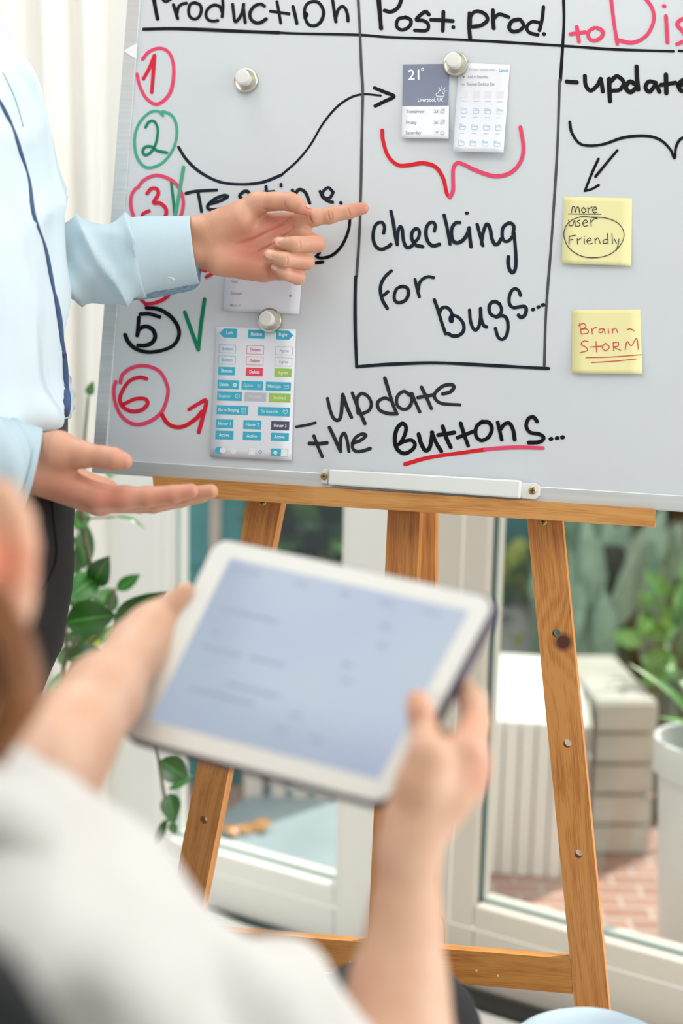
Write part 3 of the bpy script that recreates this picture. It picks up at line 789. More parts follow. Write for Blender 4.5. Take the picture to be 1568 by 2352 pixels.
draw('drawn_bracket', 'pinker right half of the curly bracket', 'B', 'p', 9, [[(475, 925), (490, 890), (490, 800), (505, 767), (530, 767), (600, 800), (680, 825), (750, 815), (800, 770), (820, 700), (806, 597)]])
draw('handwritten_word', 'black heading Post. prod.', 'L', 'k', 8.5, [
    [(58, -20), (66, 60), (76, 140)], [(66, -20), (70, 60), (74, 140)], [(92, 52), (125, 58), (160, 35), (178, -10)],
    [(195, 85), (160, 95), (152, 130), (180, 148), (215, 130), (222, 100), (195, 84)],
    [(312, 72), (295, 58), (268, 75), (250, 98), (285, 102), (308, 120), (300, 150), (242, 150)],
    [(383, 58), (382, 105), (380, 152)], [(322, 98), (380, 100), (430, 104)], [(431, 134), (433, 134)],
    [(512, 65), (510, 125), (515, 190)], [(515, 125), (520, 75), (550, 55), (590, 70), (600, 100), (570, 125), (525, 132)],
    [(628, 50), (628, 95), (632, 140)], [(634, 90), (660, 70), (705, 84)],
    [(755, 95), (722, 105), (708, 135), (725, 155), (760, 150), (780, 125), (765, 98)],
    [(858, 112), (820, 108), (795, 135), (810, 162), (850, 172)], [(878, 35), (872, 90), (858, 150)], [(879, 168), (882, 169)]])
draw('handwritten_word', 'red words to Dis in the third heading', 'B', 'p', 8.5, [
    [(1070, 125), (1076, 160), (1080, 195)], [(1040, 160), (1110, 150)], [(1152, 130), (1126, 148), (1128, 180), (1157, 190), (1187, 172), (1190, 145), (1165, 130)],
    [(1230, -10), (1245, 110), (1260, 205)], [(1255, 185), (1330, 200), (1395, 168), (1430, 100), (1424, 40), (1390, -10)],
    [(1488, 75), (1495, 200)], [(1478, 28), (1482, 29)], [(1600, 85), (1562, 90), (1541, 115), (1570, 150), (1582, 185), (1540, 207)]])
draw('handwritten_word', 'black word update in the third column', 'B', 'k', 10, [
    [(1024, 382), (1070, 386)], [(1108, 357), (1112, 400), (1135, 425), (1165, 402), (1182, 370)], [(1184, 372), (1192, 428)],
    [(1222, 370), (1223, 420), (1226, 475)], [(1226, 385), (1258, 358), (1290, 385), (1272, 420), (1235, 425)],
    [(1345, 395), (1318, 383), (1300, 410), (1322, 432), (1352, 408)], [(1350, 312), (1352, 365), (1358, 420)],
    [(1440, 388), (1408, 382), (1392, 410), (1412, 430), (1440, 400), (1458, 430)], [(1488, 350), (1490, 437)], [(1465, 398), (1532, 388)],
    [(1545, 402), (1580, 392), (1575, 372), (1548, 395), (1560, 425), (1600, 415)]])
draw('drawn_bracket', 'black curly bracket in the third column', 'B', 'k', 6.5, [[(1037, 572), (1046, 620), (1080, 670), (1130, 683), (1200, 675), (1290, 645), (1390, 637), (1460, 655), (1508, 700), (1528, 742), (1535, 690), (1560, 650), (1620, 632)]])
draw('drawn_arrow', 'black double-lined arrow to the upper sticky note', 'B', 'k', 6, [[(1260, 705), (1212, 762), (1158, 828)], [(1172, 745), (1142, 810), (1108, 895)], [(1108, 895), (1142, 886), (1173, 868)]])

# ---------------------------------------------------------------- paper things on the board
def flatmat(c, rough=0.6): return mat('print_' + c, c, rough)
class Sheet:
    """paper held on the board; corners in photo pixels TL, TR, BR, BL"""
    def __init__(s, name, label, cat, corners, col, curl=0.003, base=0.0012, power=2, part='sheet'):
        s.c = [Vector((x, y, 0)) for x, y in corners]; s.curl = curl; s.base = base; s.power = power
        cen = sum((Vector(x) for x in s.c), Vector()) / 4
        s.root = thing(name, label, cat, B(cen.x, cen.y, 0.0008))
        vs = []; fs = []; nu, nv = 6, 16
        for j in range(nv + 1):
            for i in range(nu + 1):
                a = s.c[0].lerp(s.c[1], i / nu); b = s.c[3].lerp(s.c[2], i / nu); p = a.lerp(b, j / nv)
                vs.append(B(p.x, p.y, s.off(p.x, p.y)))
        for j in range(nv):
            for i in range(nu): k = j * (nu + 1) + i; fs.append([k, k + 1, k + nu + 2, k + nu + 1])
        o = obj(part, vs, fs, flatmat(col), s.root, smooth=True)
        m = o.modifiers.new('s', 'SOLIDIFY'); m.thickness = 0.00025; m.offset = -1 if (Vector(o.data.polygons[0].normal).dot(BN) > 0) else 1
        s.mb = MB(); s.mats = []; s.names = []
    def off(s, x, y):
        top = s.c[0].y + (s.c[1].y - s.c[0].y) * (x - s.c[0].x) / (s.c[1].x - s.c[0].x)
        hgt = s.c[3].y - s.c[0].y; v = min(max((y - top) / hgt, 0), 1)
        return s.base + s.curl * v ** s.power
    def place(s, x, y, o): return B(x, y, s.off(x, y) + o)
    def mid(s, c):
        if c not in s.names: s.names.append(c); s.mats.append(flatmat(c))
        return s.names.index(c)
    def poly(s, pts, c, lay=1, sub=1):
        m = s.mid(c); P = [Vector((x, y, 0)) for x, y in pts]
        if len(P) == 4 and sub > 1:
            for j in range(sub):
                q = [P[0].lerp(P[3], j / sub), P[1].lerp(P[2], j / sub), P[1].lerp(P[2], (j + 1) / sub), P[0].lerp(P[3], (j + 1) / sub)]
                s.mb.add([s.place(p.x, p.y, 0.00008 * lay) for p in q], [[0, 1, 2, 3]], m)
        else: s.mb.add([s.place(p.x, p.y, 0.00008 * lay) for p in P], [list(range(len(P)))], m)
    def line(s, pts, w, c, lay=2):
        mb = MB(); ribbon(mb, pts, w, lambda x, y, o: s.place(x, y, 0.00008 * lay), 3); s.mb.add(mb.v, mb.f, s.mid(c))
    def text(s, t, x, y, h, c, slope=0.0, lay=3, width=None, shear=0.0):
        V, F = text_geo(t)
        w = max(v[0] for v in V); k = h / 0.70; kx = k if width is None else width / w
        dx, dy = cos(math.atan(slope)), sin(math.atan(slope)); m = s.mid(c)
        s.mb.add([s.place(x + v[0] * kx * dx + v[1] * k * dy * 0.6 + shear * v[1] * k, y + v[0] * kx * dy - v[1] * k * dx, 0.00008 * lay) for v in V], F, m)
    def finish(s, name='printed_graphics'):
        if s.mb.v: obj(name, s.mb.v, s.mb.f, s.mats, s.root, mids=s.mb.m)
        return s.root
_TX = {}
def text_geo(t):
    if t in _TX: return _TX[t]
    cu = bpy.data.curves.new('t', 'FONT'); cu.body = t; cu.resolution_u = 3; cu.offset = 0.012
    o = bpy.data.objects.new('t', cu); COL.objects.link(o)
    dg = bpy.context.evaluated_depsgraph_get(); ev = o.evaluated_get(dg); me = ev.to_mesh()
    V = [tuple(v.co) for v in me.vertices]; F = [list(p.vertices) for p in me.polygons]
    ev.to_mesh_clear(); bpy.data.objects.remove(o); bpy.data.curves.remove(cu)
    _TX[t] = (V, F); return _TX[t]

def E_(x, y): return cpt('E', (x, y))
def Fx(x, y): return cpt('F', (x, y))
# --- printout of interface buttons
sh = Sheet('button_printout', 'tall printout of turquoise interface buttons under the lowest magnet', 'paper', [E_(130, 752), E_(1048, 782), E_(995, 2290), E_(62, 2245)], 'dfe1e9', 0.0025)
TQ, RD, GR, GY = '3aacc8', 'e0455f', '9cc257', 'b8b8c4'
SL = 0.030
def btn(x0, y0, x1, y1, col, label=None, lc='f2f6fa', th=38, outline=False, tx=None, tw=None):
    """button in crop px; x0,y0 its top-left, x1,y1 its bottom-right; sheared with the sheet"""
    sk = -0.045
    dy = (x1 - x0) * SL; hh = y1 - y0 - dy
    q = [(x0, y0), (x1, y0 + dy), (x1 + sk * hh, y0 + dy + hh), (x0 + sk * hh, y0 + hh)]
    if outline:
        for i in range(4): sh.line([E_(*q[i]), E_(*q[(i + 1) % 4])], 0.9, col)
    else: sh.poly([E_(*p) for p in q], col, 1, 2)
    if label:
        tw = tw or 0.64 * (x1 - x0); tx = tx if tx is not None else x0 + ((x1 - x0) - tw) / 2 + sk * hh / 2
        X, Y = E_(tx, y0 + dy * (tx - x0) / (x1 - x0) + hh * 0.5 + th * 0.42); sh.text(label, X, Y, th / 5.004, lc, SL, width=tw / 5.004)
def pent(pts, col): sh.poly([E_(*p) for p in pts], col)
pent([(168, 825), (222, 772), (371, 778), (368, 882), (218, 878)], TQ); sh.text('Left', *E_(246, 838), 7.6, 'f2f6fa', SL, width=79 / 5)
btn(500, 785, 693, 892, TQ, 'Button', tx=530, tw=128)
pent([(820, 795), (965, 798), (1019, 852), (965, 903), (817, 897)], TQ); sh.text('Right', *E_(850, 860), 7.6, 'f2f6fa', SL, width=100 / 5)
btn(166, 958, 358, 1056, '6ab0c4', 'Button', '6ab0c4', 36, True); btn(486, 968, 680, 1070, 'd95c78', 'Delete', 'd04a68', 36, True, tw=118); btn(815, 980, 1012, 1080, 'b3b8b4', 'Agree', 'b3b8b4', 34, True, tw=108)
btn(161, 1085, 354, 1185, '6ab0c4', 'Button', '6ab0c4', 36, True); btn(480, 1095, 674, 1195, 'd95c78', 'Delete', 'd04a68', 36, True, tw=118); btn(808, 1107, 1004, 1207, 'b3b8b4', 'Agree', 'b3b8b4', 34, True, tw=108)
btn(156, 1212, 350, 1312, TQ, 'Button'); btn(475, 1222, 670, 1324, RD, 'Delete', tw=118); btn(802, 1230, 1000, 1335, GR, 'Agree', 'e6efc4', tw=108)
btn(149, 1362, 396, 1475, TQ, 'Delete', tx=167, tw=105); btn(425, 1374, 672, 1484, TQ, 'Option', tx=445, tw=108, lc='c6e2ee'); btn(703, 1384, 992, 1496, TQ, 'Message', tx=722, tw=152, lc='c6e2ee')
btn(145, 1494, 430, 1608, TQ, 'Register', tx=162, tw=140, lc='c6e2ee'); btn(460, 1505, 708, 1616, GY, 'Disabled', 'd6d6de', tx=505, tw=142); btn(738, 1515, 988, 1626, GR, 'Enabled', 'dbe8b4', tx=790, tw=138)
btn(138, 1655, 502, 1770, TQ, 'Go to Shoping', tx=156, tw=234); btn(612, 1672, 980, 1786, TQ, "I'm love this", tx=645, tw=200, lc='d8ecf4')
btn(130, 1815, 330, 1922, TQ, 'Hover 1', tx=155, tw=142, lc='d8ecf4'); btn(445, 1825, 652, 1934, TQ, 'Hover 2', tx=472, tw=150); btn(764, 1836, 973, 1946, '454a63', 'Hover 3', tx=792, tw=146)
btn(125, 1945, 332, 2052, TQ, 'Active', tx=163, tw=118); btn(440, 1957, 650, 2062, TQ, 'Active', tx=482, tw=116); btn(760, 1970, 968, 2070, TQ, 'Active', tx=796, tw=120)
def disc(x, y, r, c, lay=2, n=20, ry=None):
    X, Y = E_(x, y); sh.poly([(X + r / 5.004 * cos(2 * pi * k / n), Y + (ry or r) / 5.004 * sin(2 * pi * k / n)) for k in range(n)], c, lay)
def ringe(x, y, r, w, c, n=16):
    X, Y = E_(x, y); sh.line([(X + r / 5.004 * cos(2 * pi * k / n), Y + r / 5.004 * sin(2 * pi * k / n)) for k in range(n + 1)], w, c, 3)
disc(346, 1422, 23, 'f0f4f8'); sh.line([E_(337, 1413), E_(355, 1431)], 1.2, TQ, 4); sh.line([E_(355, 1413), E_(337, 1431)], 1.2, TQ, 4)
ringe(625, 1433, 18, 1.2, 'a8d2e4'); ringe(625, 1433, 8, 0.9, 'a8d2e4')
for a, b in (((912, 1425), (963, 1427)), ((963, 1427), (962, 1462)), ((962, 1462), (911, 1460)), ((911, 1460), (912, 1425)), ((912, 1425), (937, 1445)), ((937, 1445), (963, 1427))): sh.line([E_(*a), E_(*b)], 0.8, 'd8ecf4', 3)
ringe(376, 1551, 24, 1.0, 'e6f2f8'); sh.line([E_(370, 1541), E_(380, 1551), E_(370, 1561)], 0.9, 'e6f2f8', 4)
for a in ([(426, 1700), (428, 1745), (468, 1747), (470, 1702)], [(420, 1698), (430, 1690), (465, 1690), (474, 1702), (420, 1700)], [(432, 1690), (440, 1684), (456, 1686), (462, 1692)], [(440, 1712), (440, 1735)], [(455, 1713), (455, 1736)]): sh.line([E_(*p) for p in a], 0.8, 'd8ecf4', 3)
sh.line([E_(*p) for p in ((925, 1758), (902, 1732), (900, 1716), (912, 1708), (925, 1718), (938, 1709), (951, 1718), (948, 1734), (925, 1758))], 0.9, 'e6f2f8', 3)
# toggles
X0, Y0 = E_(158, 2173); disc(158, 2173, 42, TQ, 1); sh.poly([E_(158, 2132), E_(210, 2134), E_(210, 2218), E_(158, 2215)], TQ, 1); disc(210, 2176, 41, 'b4bcc6', 2); disc(210, 2174, 36, 'e8ebf1', 3)
disc(330, 2182, 40, 'c2c7d0', 1); disc(330, 2179, 37, 'e4e7ee', 2)
sh.poly([E_(503, 2140), E_(584, 2143), E_(581, 2230), E_(500, 2227)], 'b9bec8', 1); sh.poly([E_(506, 2142), E_(581, 2145), E_(578, 2226), E_(503, 2223)], 'e4e7ee', 2)
disc(637, 2193, 22, 'a2a5ae', 1); sh.line([E_(628, 2184), E_(646, 2202)], 1, 'e4e7ee', 3); sh.line([E_(646, 2184), E_(628, 2202)], 1, 'e4e7ee', 3)
sh.poly([E_(760, 2152), E_(960, 2158), E_(956, 2247), E_(756, 2240)], TQ, 1); disc(812, 2199, 22, 'f0f4f8'); sh.line([E_(802, 2200), E_(810, 2208), E_(823, 2190)], 1, '3a4a5a', 3)
sh.poly([E_(878, 2160), E_(954, 2163), E_(950, 2243), E_(874, 2240)], 'eceff4', 2)
sh.finish()
# --- list printout half under the hand
sh = Sheet('list_printout', 'pale list printout partly hidden behind the pointing hand', 'paper', [(520, 585), (695, 593), (687, 722), (512, 714)], 'd8dae4', 0.001)
sh.text('Sent', 531, 649, 7, 'a4a6b2', .02, width=15); sh.text('Deleted', 529, 676.5, 7, 'a4a6b2', .03, width=26); sh.text('More +', 527.5, 704, 7, 'a4a6b2', .03, width=25)
X0 = [(666.5 + 3.2 * cos(2 * pi * k / 12), 679.5 + 3.4 * sin(2 * pi * k / 12)) for k in range(12)]; sh.finish('printed_text'); sh.mb = MB(); sh.names = []; sh.mats = []
sh.poly(X0, '9a9ca8', 1); sh.finish('printed_dot')
# --- weather printout
sh = Sheet('weather_printout', 'weather printout with slate-blue top half at 21 degrees under the upper middle magnet', 'paper', [Fx(208, 222), Fx(700, 215), Fx(692, 1007), Fx(192, 1003)], 'e6eaf0', 0.004, power=3)
sh.poly([Fx(208, 222), Fx(700, 215), Fx(692, 658), Fx(200, 662)], '7a8197', 1, 8)
sh.text('21', *Fx(262, 382), 23, 'f3f5f8', -0.012, width=26)
def lines(seq, w, c, fr='F', lay=3):
    for s in seq: sh.line([cpt(fr, p) for p in s], w, c, lay)
def arc(cx, cy, r, a0, a1, n=12): return [(cx + r * cos(radians(a0 + (a1 - a0) * k / n)), cy + r * sin(radians(a0 + (a1 - a0) * k / n))) for k in range(n + 1)]
lines([arc(415, 272, 12, 0, 360)], 1.5, 'f3f5f8')
def cloud(x, y, s, c, w, sun=True, rain=False):
    pts = [(x - 40 * s, y + 35 * s), (x - 42 * s, y + 8 * s), (x - 22 * s, y), (x - 5 * s, y - 22 * s), (x + 22 * s, y - 15 * s), (x + 28 * s, y + 5 * s), (x + 42 * s, y + 18 * s), (x + 36 * s, y + 35 * s), (x - 40 * s, y + 35 * s)]
    lines([pts], w, c)
    if sun:
        lines([arc(x + 18 * s, y - 12 * s, 28 * s, -150, 30)], w, c)
        for a in (-125, -90, -50, -10): lines([[(x + 18 * s + 42 * s * cos(radians(a)), y - 12 * s + 42 * s * sin(radians(a))), (x + 18 * s + 56 * s * cos(radians(a)), y - 12 * s + 56 * s * sin(radians(a)))]], w, c)
    if rain:
        for dx in (-22, 0, 22): lines([[(x + dx * s, y + 45 * s), (x + dx * s, y + 55 * s)]], w, c)
cloud(602, 522, 1.0, 'f3f5f8', 1.4)
sh.text('Liverpool, UK', *Fx(362, 618), 9, 'f0f2f6', -0.015, width=60)
for t, y, x, tp, w in (('Tomorrow', 735, 246, '23', 41), ('Friday', 852, 238, '26', 25), ('Saturday', 960, 236, '19', 36)):
    sh.text(t, *Fx(x, y), 7.5, '8a8f9c', 0, width=w); sh.text(tp, *Fx(535, y), 7.5, '8a8f9c', 0, width=9.5)
    lines([arc(588, y - 30, 4, 0, 360)], 0.6, '8a8f9c'); cloud(625, y - 18, 0.5, '8a8f9c', 0.8, t != 'Saturday', t == 'Saturday')
sh.finish()
# --- folder menu printout
sh = Sheet('menu_printout', 'white menu printout with rows of small blue folder icons right of the weather printout', 'paper', [Fx(800, 205), Fx(1342, 225), Fx(1272, 1155), Fx(737, 1142)], 'e3e6ee', 0.007, base=0.0016, power=2.4)
sh.text('Or enter website name', *Fx(905, 290), 6.5, 'c2c5d0', 0, width=60); sh.text('Cancel', *Fx(1223, 298), 7, '55aac8', 0, width=21)
sh.text('Add to Favorites', *Fx(893, 368), 7, 'a2a5b0', 0, width=47); sh.text('Request Desktop Site', *Fx(882, 443), 7, 'a2a5b0', 0, width=64)
st = []
for k in range(10):
    r = 17 if k % 2 == 0 else 7; st.append(Fx(850 + r * sin(k * pi / 5), 355 - r * cos(k * pi / 5)))
sh.poly(st, '85808c', 1)
lines([[(828, 435), (860, 436)], [(843, 436), (843, 444)]], 1.2, '9a9da8')
for i in range(4):
    x = 857 + i * 127; y = 535 + i * 3
    sh.poly([Fx(x - 35, y - 38), Fx(x + 38, y - 38), Fx(x + 35, y + 38), Fx(x - 38, y + 38)], 'dadce4', 1)
    lines([[(x - 30, y + 72), (x + 30, y + 73)]], 1.3, 'c4c7d0')
for r, (bx, by) in enumerate(((852, 710), (836, 882), (822, 1052))):
    for i in range(4):
        x = bx + i * 126.5; y = by + i * 3
        lines([[(x - 28, y + 24), (x - 28, y - 26), (x - 8, y - 26), (x - 2, y - 19), (x + 30, y - 17), (x + 29, y + 26), (x - 28, y + 24)], [(x - 28, y - 8), (x + 30, y - 6)]], 1.0, '9cc4da')
        lines([[(x - 26, y + 66), (x + 20, y + 67)]], 1.3, 'c2c5ce')
sh.finish()
# --- sticky notes
YN = 'e6dfa4'
sh = Sheet('sticky_note', 'yellow sticky note reading more user friendly below the black arrow', 'sticky note', [cpt('B', p) for p in ((1008, 922), (1330, 930), (1325, 1246), (1000, 1235))], YN, 0.004, 0.0004, part='sheet')
def pen(fr, ik, w, strokes):
    mb = MB()
    for s in strokes: ribbon(mb, [cpt(fr, p) for p in s], w, lambda x, y, o: sh.place(x, y, o), 5)
    mb.build('pen_writing', INK[ik], sh.root, uv=True)
pen('B', 'b', 1.9, [[(1045, 997), (1050, 970), (1060, 972), (1062, 997), (1070, 973), (1079, 973), (1083, 997)], [(1102, 972), (1092, 985), (1102, 998), (1113, 986), (1102, 972)],
    [(1122, 972), (1124, 998)], [(1124, 980), (1142, 970)], [(1145, 986), (1163, 980), (1155, 969), (1144, 985), (1152, 998), (1166, 994)], [(1030, 1003), (1105, 1004), (1184, 1004)],
    [(1032, 1032), (1036, 1057), (1050, 1056), (1060, 1032), (1063, 1060)], [(1085, 1032), (1072, 1038), (1085, 1050), (1080, 1060), (1066, 1060)], [(1098, 1048), (1120, 1041), (1110, 1031), (1098, 1046), (1106, 1061), (1123, 1056)],
    [(1135, 1030), (1138, 1062)], [(1138, 1042), (1150, 1028), (1166, 1025)],
    [(1035, 1106), (1033, 1145)], [(1035, 1108), (1063, 1103)], [(1035, 1126), (1052, 1122)], [(1072, 1118), (1074, 1145)], [(1074, 1127), (1092, 1115)], [(1105, 1119), (1106, 1143)], [(1105, 1108), (1106, 1109)],
    [(1118, 1131), (1138, 1125), (1128, 1115), (1117, 1130), (1126, 1144), (1143, 1140)], [(1155, 1117), (1157, 1142)], [(1157, 1127), (1170, 1115), (1180, 1141)],
    [(1212, 1122), (1196, 1126), (1196, 1141), (1212, 1139)], [(1214, 1095), (1217, 1143)], [(1235, 1095), (1238, 1142)], [(1246, 1120), (1256, 1140)], [(1268, 1120), (1263, 1150), (1255, 1174)],
    [(1165, 1022), (1090, 1016), (1030, 1045), (1009, 1100), (1032, 1160), (1090, 1200), (1160, 1208), (1230, 1190), (1280, 1140), (1291, 1090), (1262, 1045), (1205, 1022), (1138, 1017)]])
sh = Sheet('sticky_note', 'yellow sticky note with red pen reading brain-storm at right', 'sticky note', [cpt('D', p) for p in ((1048, 228), (1368, 226), (1378, 528), (1048, 525))], YN, 0.004, 0.0004, part='sheet')
pen('D', 'o', 1.9, [[(1083, 292), (1091, 342)], [(1078, 302), (1100, 291), (1113, 306), (1092, 320)], [(1092, 318), (1119, 319), (1123, 336), (1092, 342)], [(1140, 315), (1143, 341)], [(1142, 324), (1154, 312), (1166, 312)],
    [(1195, 317), (1178, 318), (1175, 332), (1188, 334), (1197, 317), (1203, 338)], [(1218, 315), (1220, 337)], [(1236, 315), (1238, 337)], [(1238, 324), (1252, 314), (1262, 335)], [(1308, 320), (1322, 317), (1338, 326)],
    [(1124, 376), (1102, 374), (1090, 390), (1112, 402), (1119, 418), (1088, 428)], [(1160, 376), (1163, 425)], [(1134, 402), (1186, 398)], [(1205, 384), (1189, 402), (1205, 419), (1223, 402), (1205, 384)],
    [(1241, 380), (1243, 421)], [(1241, 382), (1264, 380), (1264, 397), (1244, 402), (1276, 418)], [(1297, 416), (1306, 376), (1326, 396), (1351, 362), (1359, 414)], [(1113, 452), (1240, 448), (1376, 438)], [(1140, 475), (1250, 468), (1351, 458)]])
# --- magnets
M_MAGR = mat('magnet_steel', 'c8c3b6', 0.22, 1.0); M_MAGK = mat('magnet_knob', 'dcdbd6', 0.4)
def magnet(px, py, base, label):
    c = B(px, py, base); k = mpp(depth(c))
    root = thing('magnet', label, 'magnet', c, 'round magnets on the whiteboard')
    R = 28.5 * k
    mb = MB(); mb.lathe(c, BN, [(R * .97, 0), (R, .001), (R, .0045), (R * .95, .0058), (R * .85, .0062), (R * .70, .0058)], 48)
    mb.build('base_disc', M_MAGR, root, label='shiny steel disc')
    mb = MB(); mb.lathe(c, BN, [(R * .52, .005), (R * .52, .008), (R * .55, .010), (R * .60, .0165), (R * .58, .018), (R * .50, .0188), (R * .2, .019)], 40)
    mb.build('knob', M_MAGK, root, label='off-white knob')
magnet(567, 187, 0.0004, 'steel magnet with white knob alone on bare board right of number one')
magnet(1047, 149, 0.0026, 'steel magnet with white knob pinning the weather and menu printouts')
magnet(621, 737, 0.0024, 'steel magnet with white knob pinning the tops of the button and list printouts')

# ================================================================== PEOPLE
M_SKIN_M = skin('skin_warm', 'c48f72', 'd2a085', 'c4705f')
M_SKIN_W = skin('skin_fair', 'cfa185', 'dbb49b', 'd97f5f')
M_NAIL = mat('nail', 'dca594', 0.3)
M_SHIRT = cloth('shirt_shaded', 'aabfca', 'b6cad3', 0.8, 4)  # sleeves and cuffs: shirt blue darkened to paint in their shade
M_SHIRT_LIT = cloth('shirt_lit_creased', 'c6d6de', 'd4e1e7', 0.8, 4, crease=9)  # same shirt in a lighter, lit tone for the torso, with crease bumps
M_NAVY = mat('navy_trim', '41587c', 0.8)
M_TROUSER = cloth('black_trousers', '110f10', '171516', 0.95, 10)
M_BELT = mat('black_leather', '141216', 0.35)
def nz(p, s, seed=0): return noise.noise(Vector(p) * s + Vector((seed, seed * 1.7, 0)))
def tube_rings(rows, n):
    """rows: px, py, depth, radius_m across, radius_m in depth -> loft rings square to the path"""
    R_ = resample(rows, n); P = [U(r[0], r[1], r[2]) for r in R_]; out = []
    for i, r in enumerate(R_):
        t = (P[min(i + 1, n - 1)] - P[max(i - 1, 0)]).normalized()
        b = (FW - t * FW.dot(t)).normalized(); a = t.cross(b)
        out.append((P[i], a * r[3], b * r[4]))
    return out

man = thing('person', 'person standing at left in a light blue shirt and black trousers pointing at the whiteboard', 'person', Vector((-0.52, 1.5, 0)))
# ---- shirt torso
FACE = Vector((0.94, -0.34, 0)).normalized(); SIDE = Vector((-FACE.y, FACE.x, 0))
TD_ = 1.50
torso = [(-150, -190, .05, .06), (-110, -140, .062, .11), (-60, -70, .085, .175), (0, 15, .10, .20), (66, 46, .11, .205), (133, 87, .115, .205), (214, 112, .118, .205), (327, 133, .12, .205), (434, 148, .122, .205),
         (561, 163, .125, .205), (689, 171, .127, .205), (791, 169, .127, .205), (867, 166, .127, .205), (905, 173, .130, .207), (935, 179, .132, .208), (962, 172, .128, .205), (982, 150, .116, .195), (984, 120, .10, .18)]
def fit_ring(xr, y, a, b):
    sup = sqrt((a * .94) ** 2 + (b * .34) ** 2) / mpp(TD_); cx = xr - sup
    for _ in range(4):
        c = U(cx, y, TD_); cx -= max(project(c + FACE * (a * cos(t * .1)) + SIDE * (b * sin(t * .1)))[0] for t in range(63)) - xr
    return U(cx, y, TD_)
rings = []
for y, xr, a, b in resample(torso, 90):
    c = fit_ring(xr - 3, y, a, b)
    rings.append((c, FACE * a, SIDE * b))
def shirt_disp(p, t, j):
    w = min(max((j - 25) / 30, 0), 1); lowf = math.exp(-((j - 78) / 9) ** 2)
    q = Vector((p.x, p.y, p.z * 1.0)); dg = p.z * 26 + 7 * cos(t) + 2.5 * nz(p, 5)
    fold = (1 - abs(sin(dg))) ** 2 * .011 * w * (.4 + abs(nz(p, 3.5, 9))) * 1.3
    fold += (1 - abs(nz(Vector((p.x, p.y, p.z * .6 + p.x * .5)), 7, 3)) * 2.2) * .008 * w + sin(t * 15 + p.z * 10 + 2.5 * nz(p, 6)) * .006 * lowf
    return fold + .0015 * nz(p, 16) - .007 * w
v, f = loft(rings, 128, shirt_disp)
shirt = obj('shirt', v, f, M_SHIRT_LIT, man, smooth=True, label='light blue shirt body')
BV_SH = BVHTree.FromPolygons([tuple(x) for x in v], f)
def on_shirt(px, py, off=0.001):
    r = ray(px, py).normalized(); h = BV_SH.ray_cast(CAM, r)
    return (h[0] - r * off) if h[0] else U(px, py, TD_ - .12)
def strip(pts, w, name, m, par, lift=.0015):
    P = crom([Vector((x, y, 0)) for x, y in pts], 5); mbx = MB(); Q = [on_shirt(p.x, p.y, lift) for p in P]
    mbx.tube(Q, w, 8); return mbx.build(name, m, par, smooth=True)
strip([(-6, 222), (14, 262), (31, 296), (48, 352), (66, 408), (77, 490), (102, 561), (117, 638), (128, 689), (138, 750), (144, 810), (149, 865), (152, 912), (150, 950)],
      [.0011 + .0014 * abs(sin(i * .33)) + .0024 * max(0, (i - 30) / 26) for i in range(60 + 6)], 'placket_edge', M_NAVY, shirt)
strip([(6, 165), (24, 200), (40, 240), (54, 290)], .0006, 'seam', mat('shirt_seam', 'a9c0cf', .8), shirt)
# ---- far sleeve and cuff of the pointing arm
sd = 1.615
def sl(x, yt, yb, d=sd, k=.85): r = (yb - yt) / 2 * mpp(d); return (x, (yt + yb) / 2, d, r, r * k)
rows = [(-235, 60, 1.64, .075, .07), (-190, 240, 1.65, .064, .06), (-130, 430, 1.65, .058, .056), (-60, 560, 1.645, .055, .052), (20, 598, 1.64, .054, .05), sl(100, 502, 700), sl(160, 507, 698), sl(200, 504, 698), sl(225, 500, 698), sl(260, 503, 697), sl(285, 500, 695), sl(312, 503, 688), sl(324, 506, 682)]
def sleeve_disp(p, t, j):
    px, _ = project(p); w = min(max((px + 60) / 200, 0.2), 1) * min(max((335 - px) / 35, 0), 1)
    return w * (.010 * ((1 - abs(sin(px * .028 + 1.6 * cos(t) + 1.3 * nz(p, 9)))) ** 2 - .35) + .006 * (.3 - abs(nz(p, 15, 5)) * 1.6) + .003 * sin(px * .045 - 3 * t))
v, f = loft(tube_rings(rows, 70), 72, sleeve_disp)
slv = obj('sleeve', v, f, M_SHIRT, man, smooth=True, label='sleeve of the pointing arm')
def cuff(name, rows, n, par, m, thick=.0016, disp=None):
    rg = tube_rings(rows, n); v, f = loft(rg, 72, disp, caps=False)
    o = obj(name, v, f, m, par, smooth=True); s = o.modifiers.new('s', 'SOLIDIFY'); s.thickness = thick; s.offset = 0
    s2 = o.modifiers.new('b', 'BEVEL'); s2.width = .0006; s2.segments = 2; s2.limit_method = 'ANGLE'; s2.angle_limit = 1
    return o
cuff('cuff', [sl(317, 500, 676), sl(340, 499, 670), sl(380, 498.5, 663), sl(420, 498, 655), sl(448, 497, 649)], 14, slv, M_SHIRT)
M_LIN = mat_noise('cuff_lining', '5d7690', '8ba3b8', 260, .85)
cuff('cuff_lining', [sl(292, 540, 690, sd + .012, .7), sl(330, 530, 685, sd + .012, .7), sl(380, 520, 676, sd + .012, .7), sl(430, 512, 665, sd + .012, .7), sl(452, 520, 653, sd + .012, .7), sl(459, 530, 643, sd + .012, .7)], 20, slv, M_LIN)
dk = depth(v[0])
def sew_button(c, n, par):
    mbx = MB(); mbx.lathe(c, n, [(.0055, 0), (.0058, .0008), (.0052, .0018), (.0042, .0016), (.002, .0014)], 24)
    return mbx.build('button', mat('pearl_button', 'c3d3dc', .25), par, smooth=False)
bvc = BVHTree.FromObject(bpy.data.objects['cuff'], bpy.context.evaluated_depsgraph_get()) if False else None
cr = .5 * (655 - 498) * mpp(sd)
ang = radians(58); cc = U(394, 580, sd)
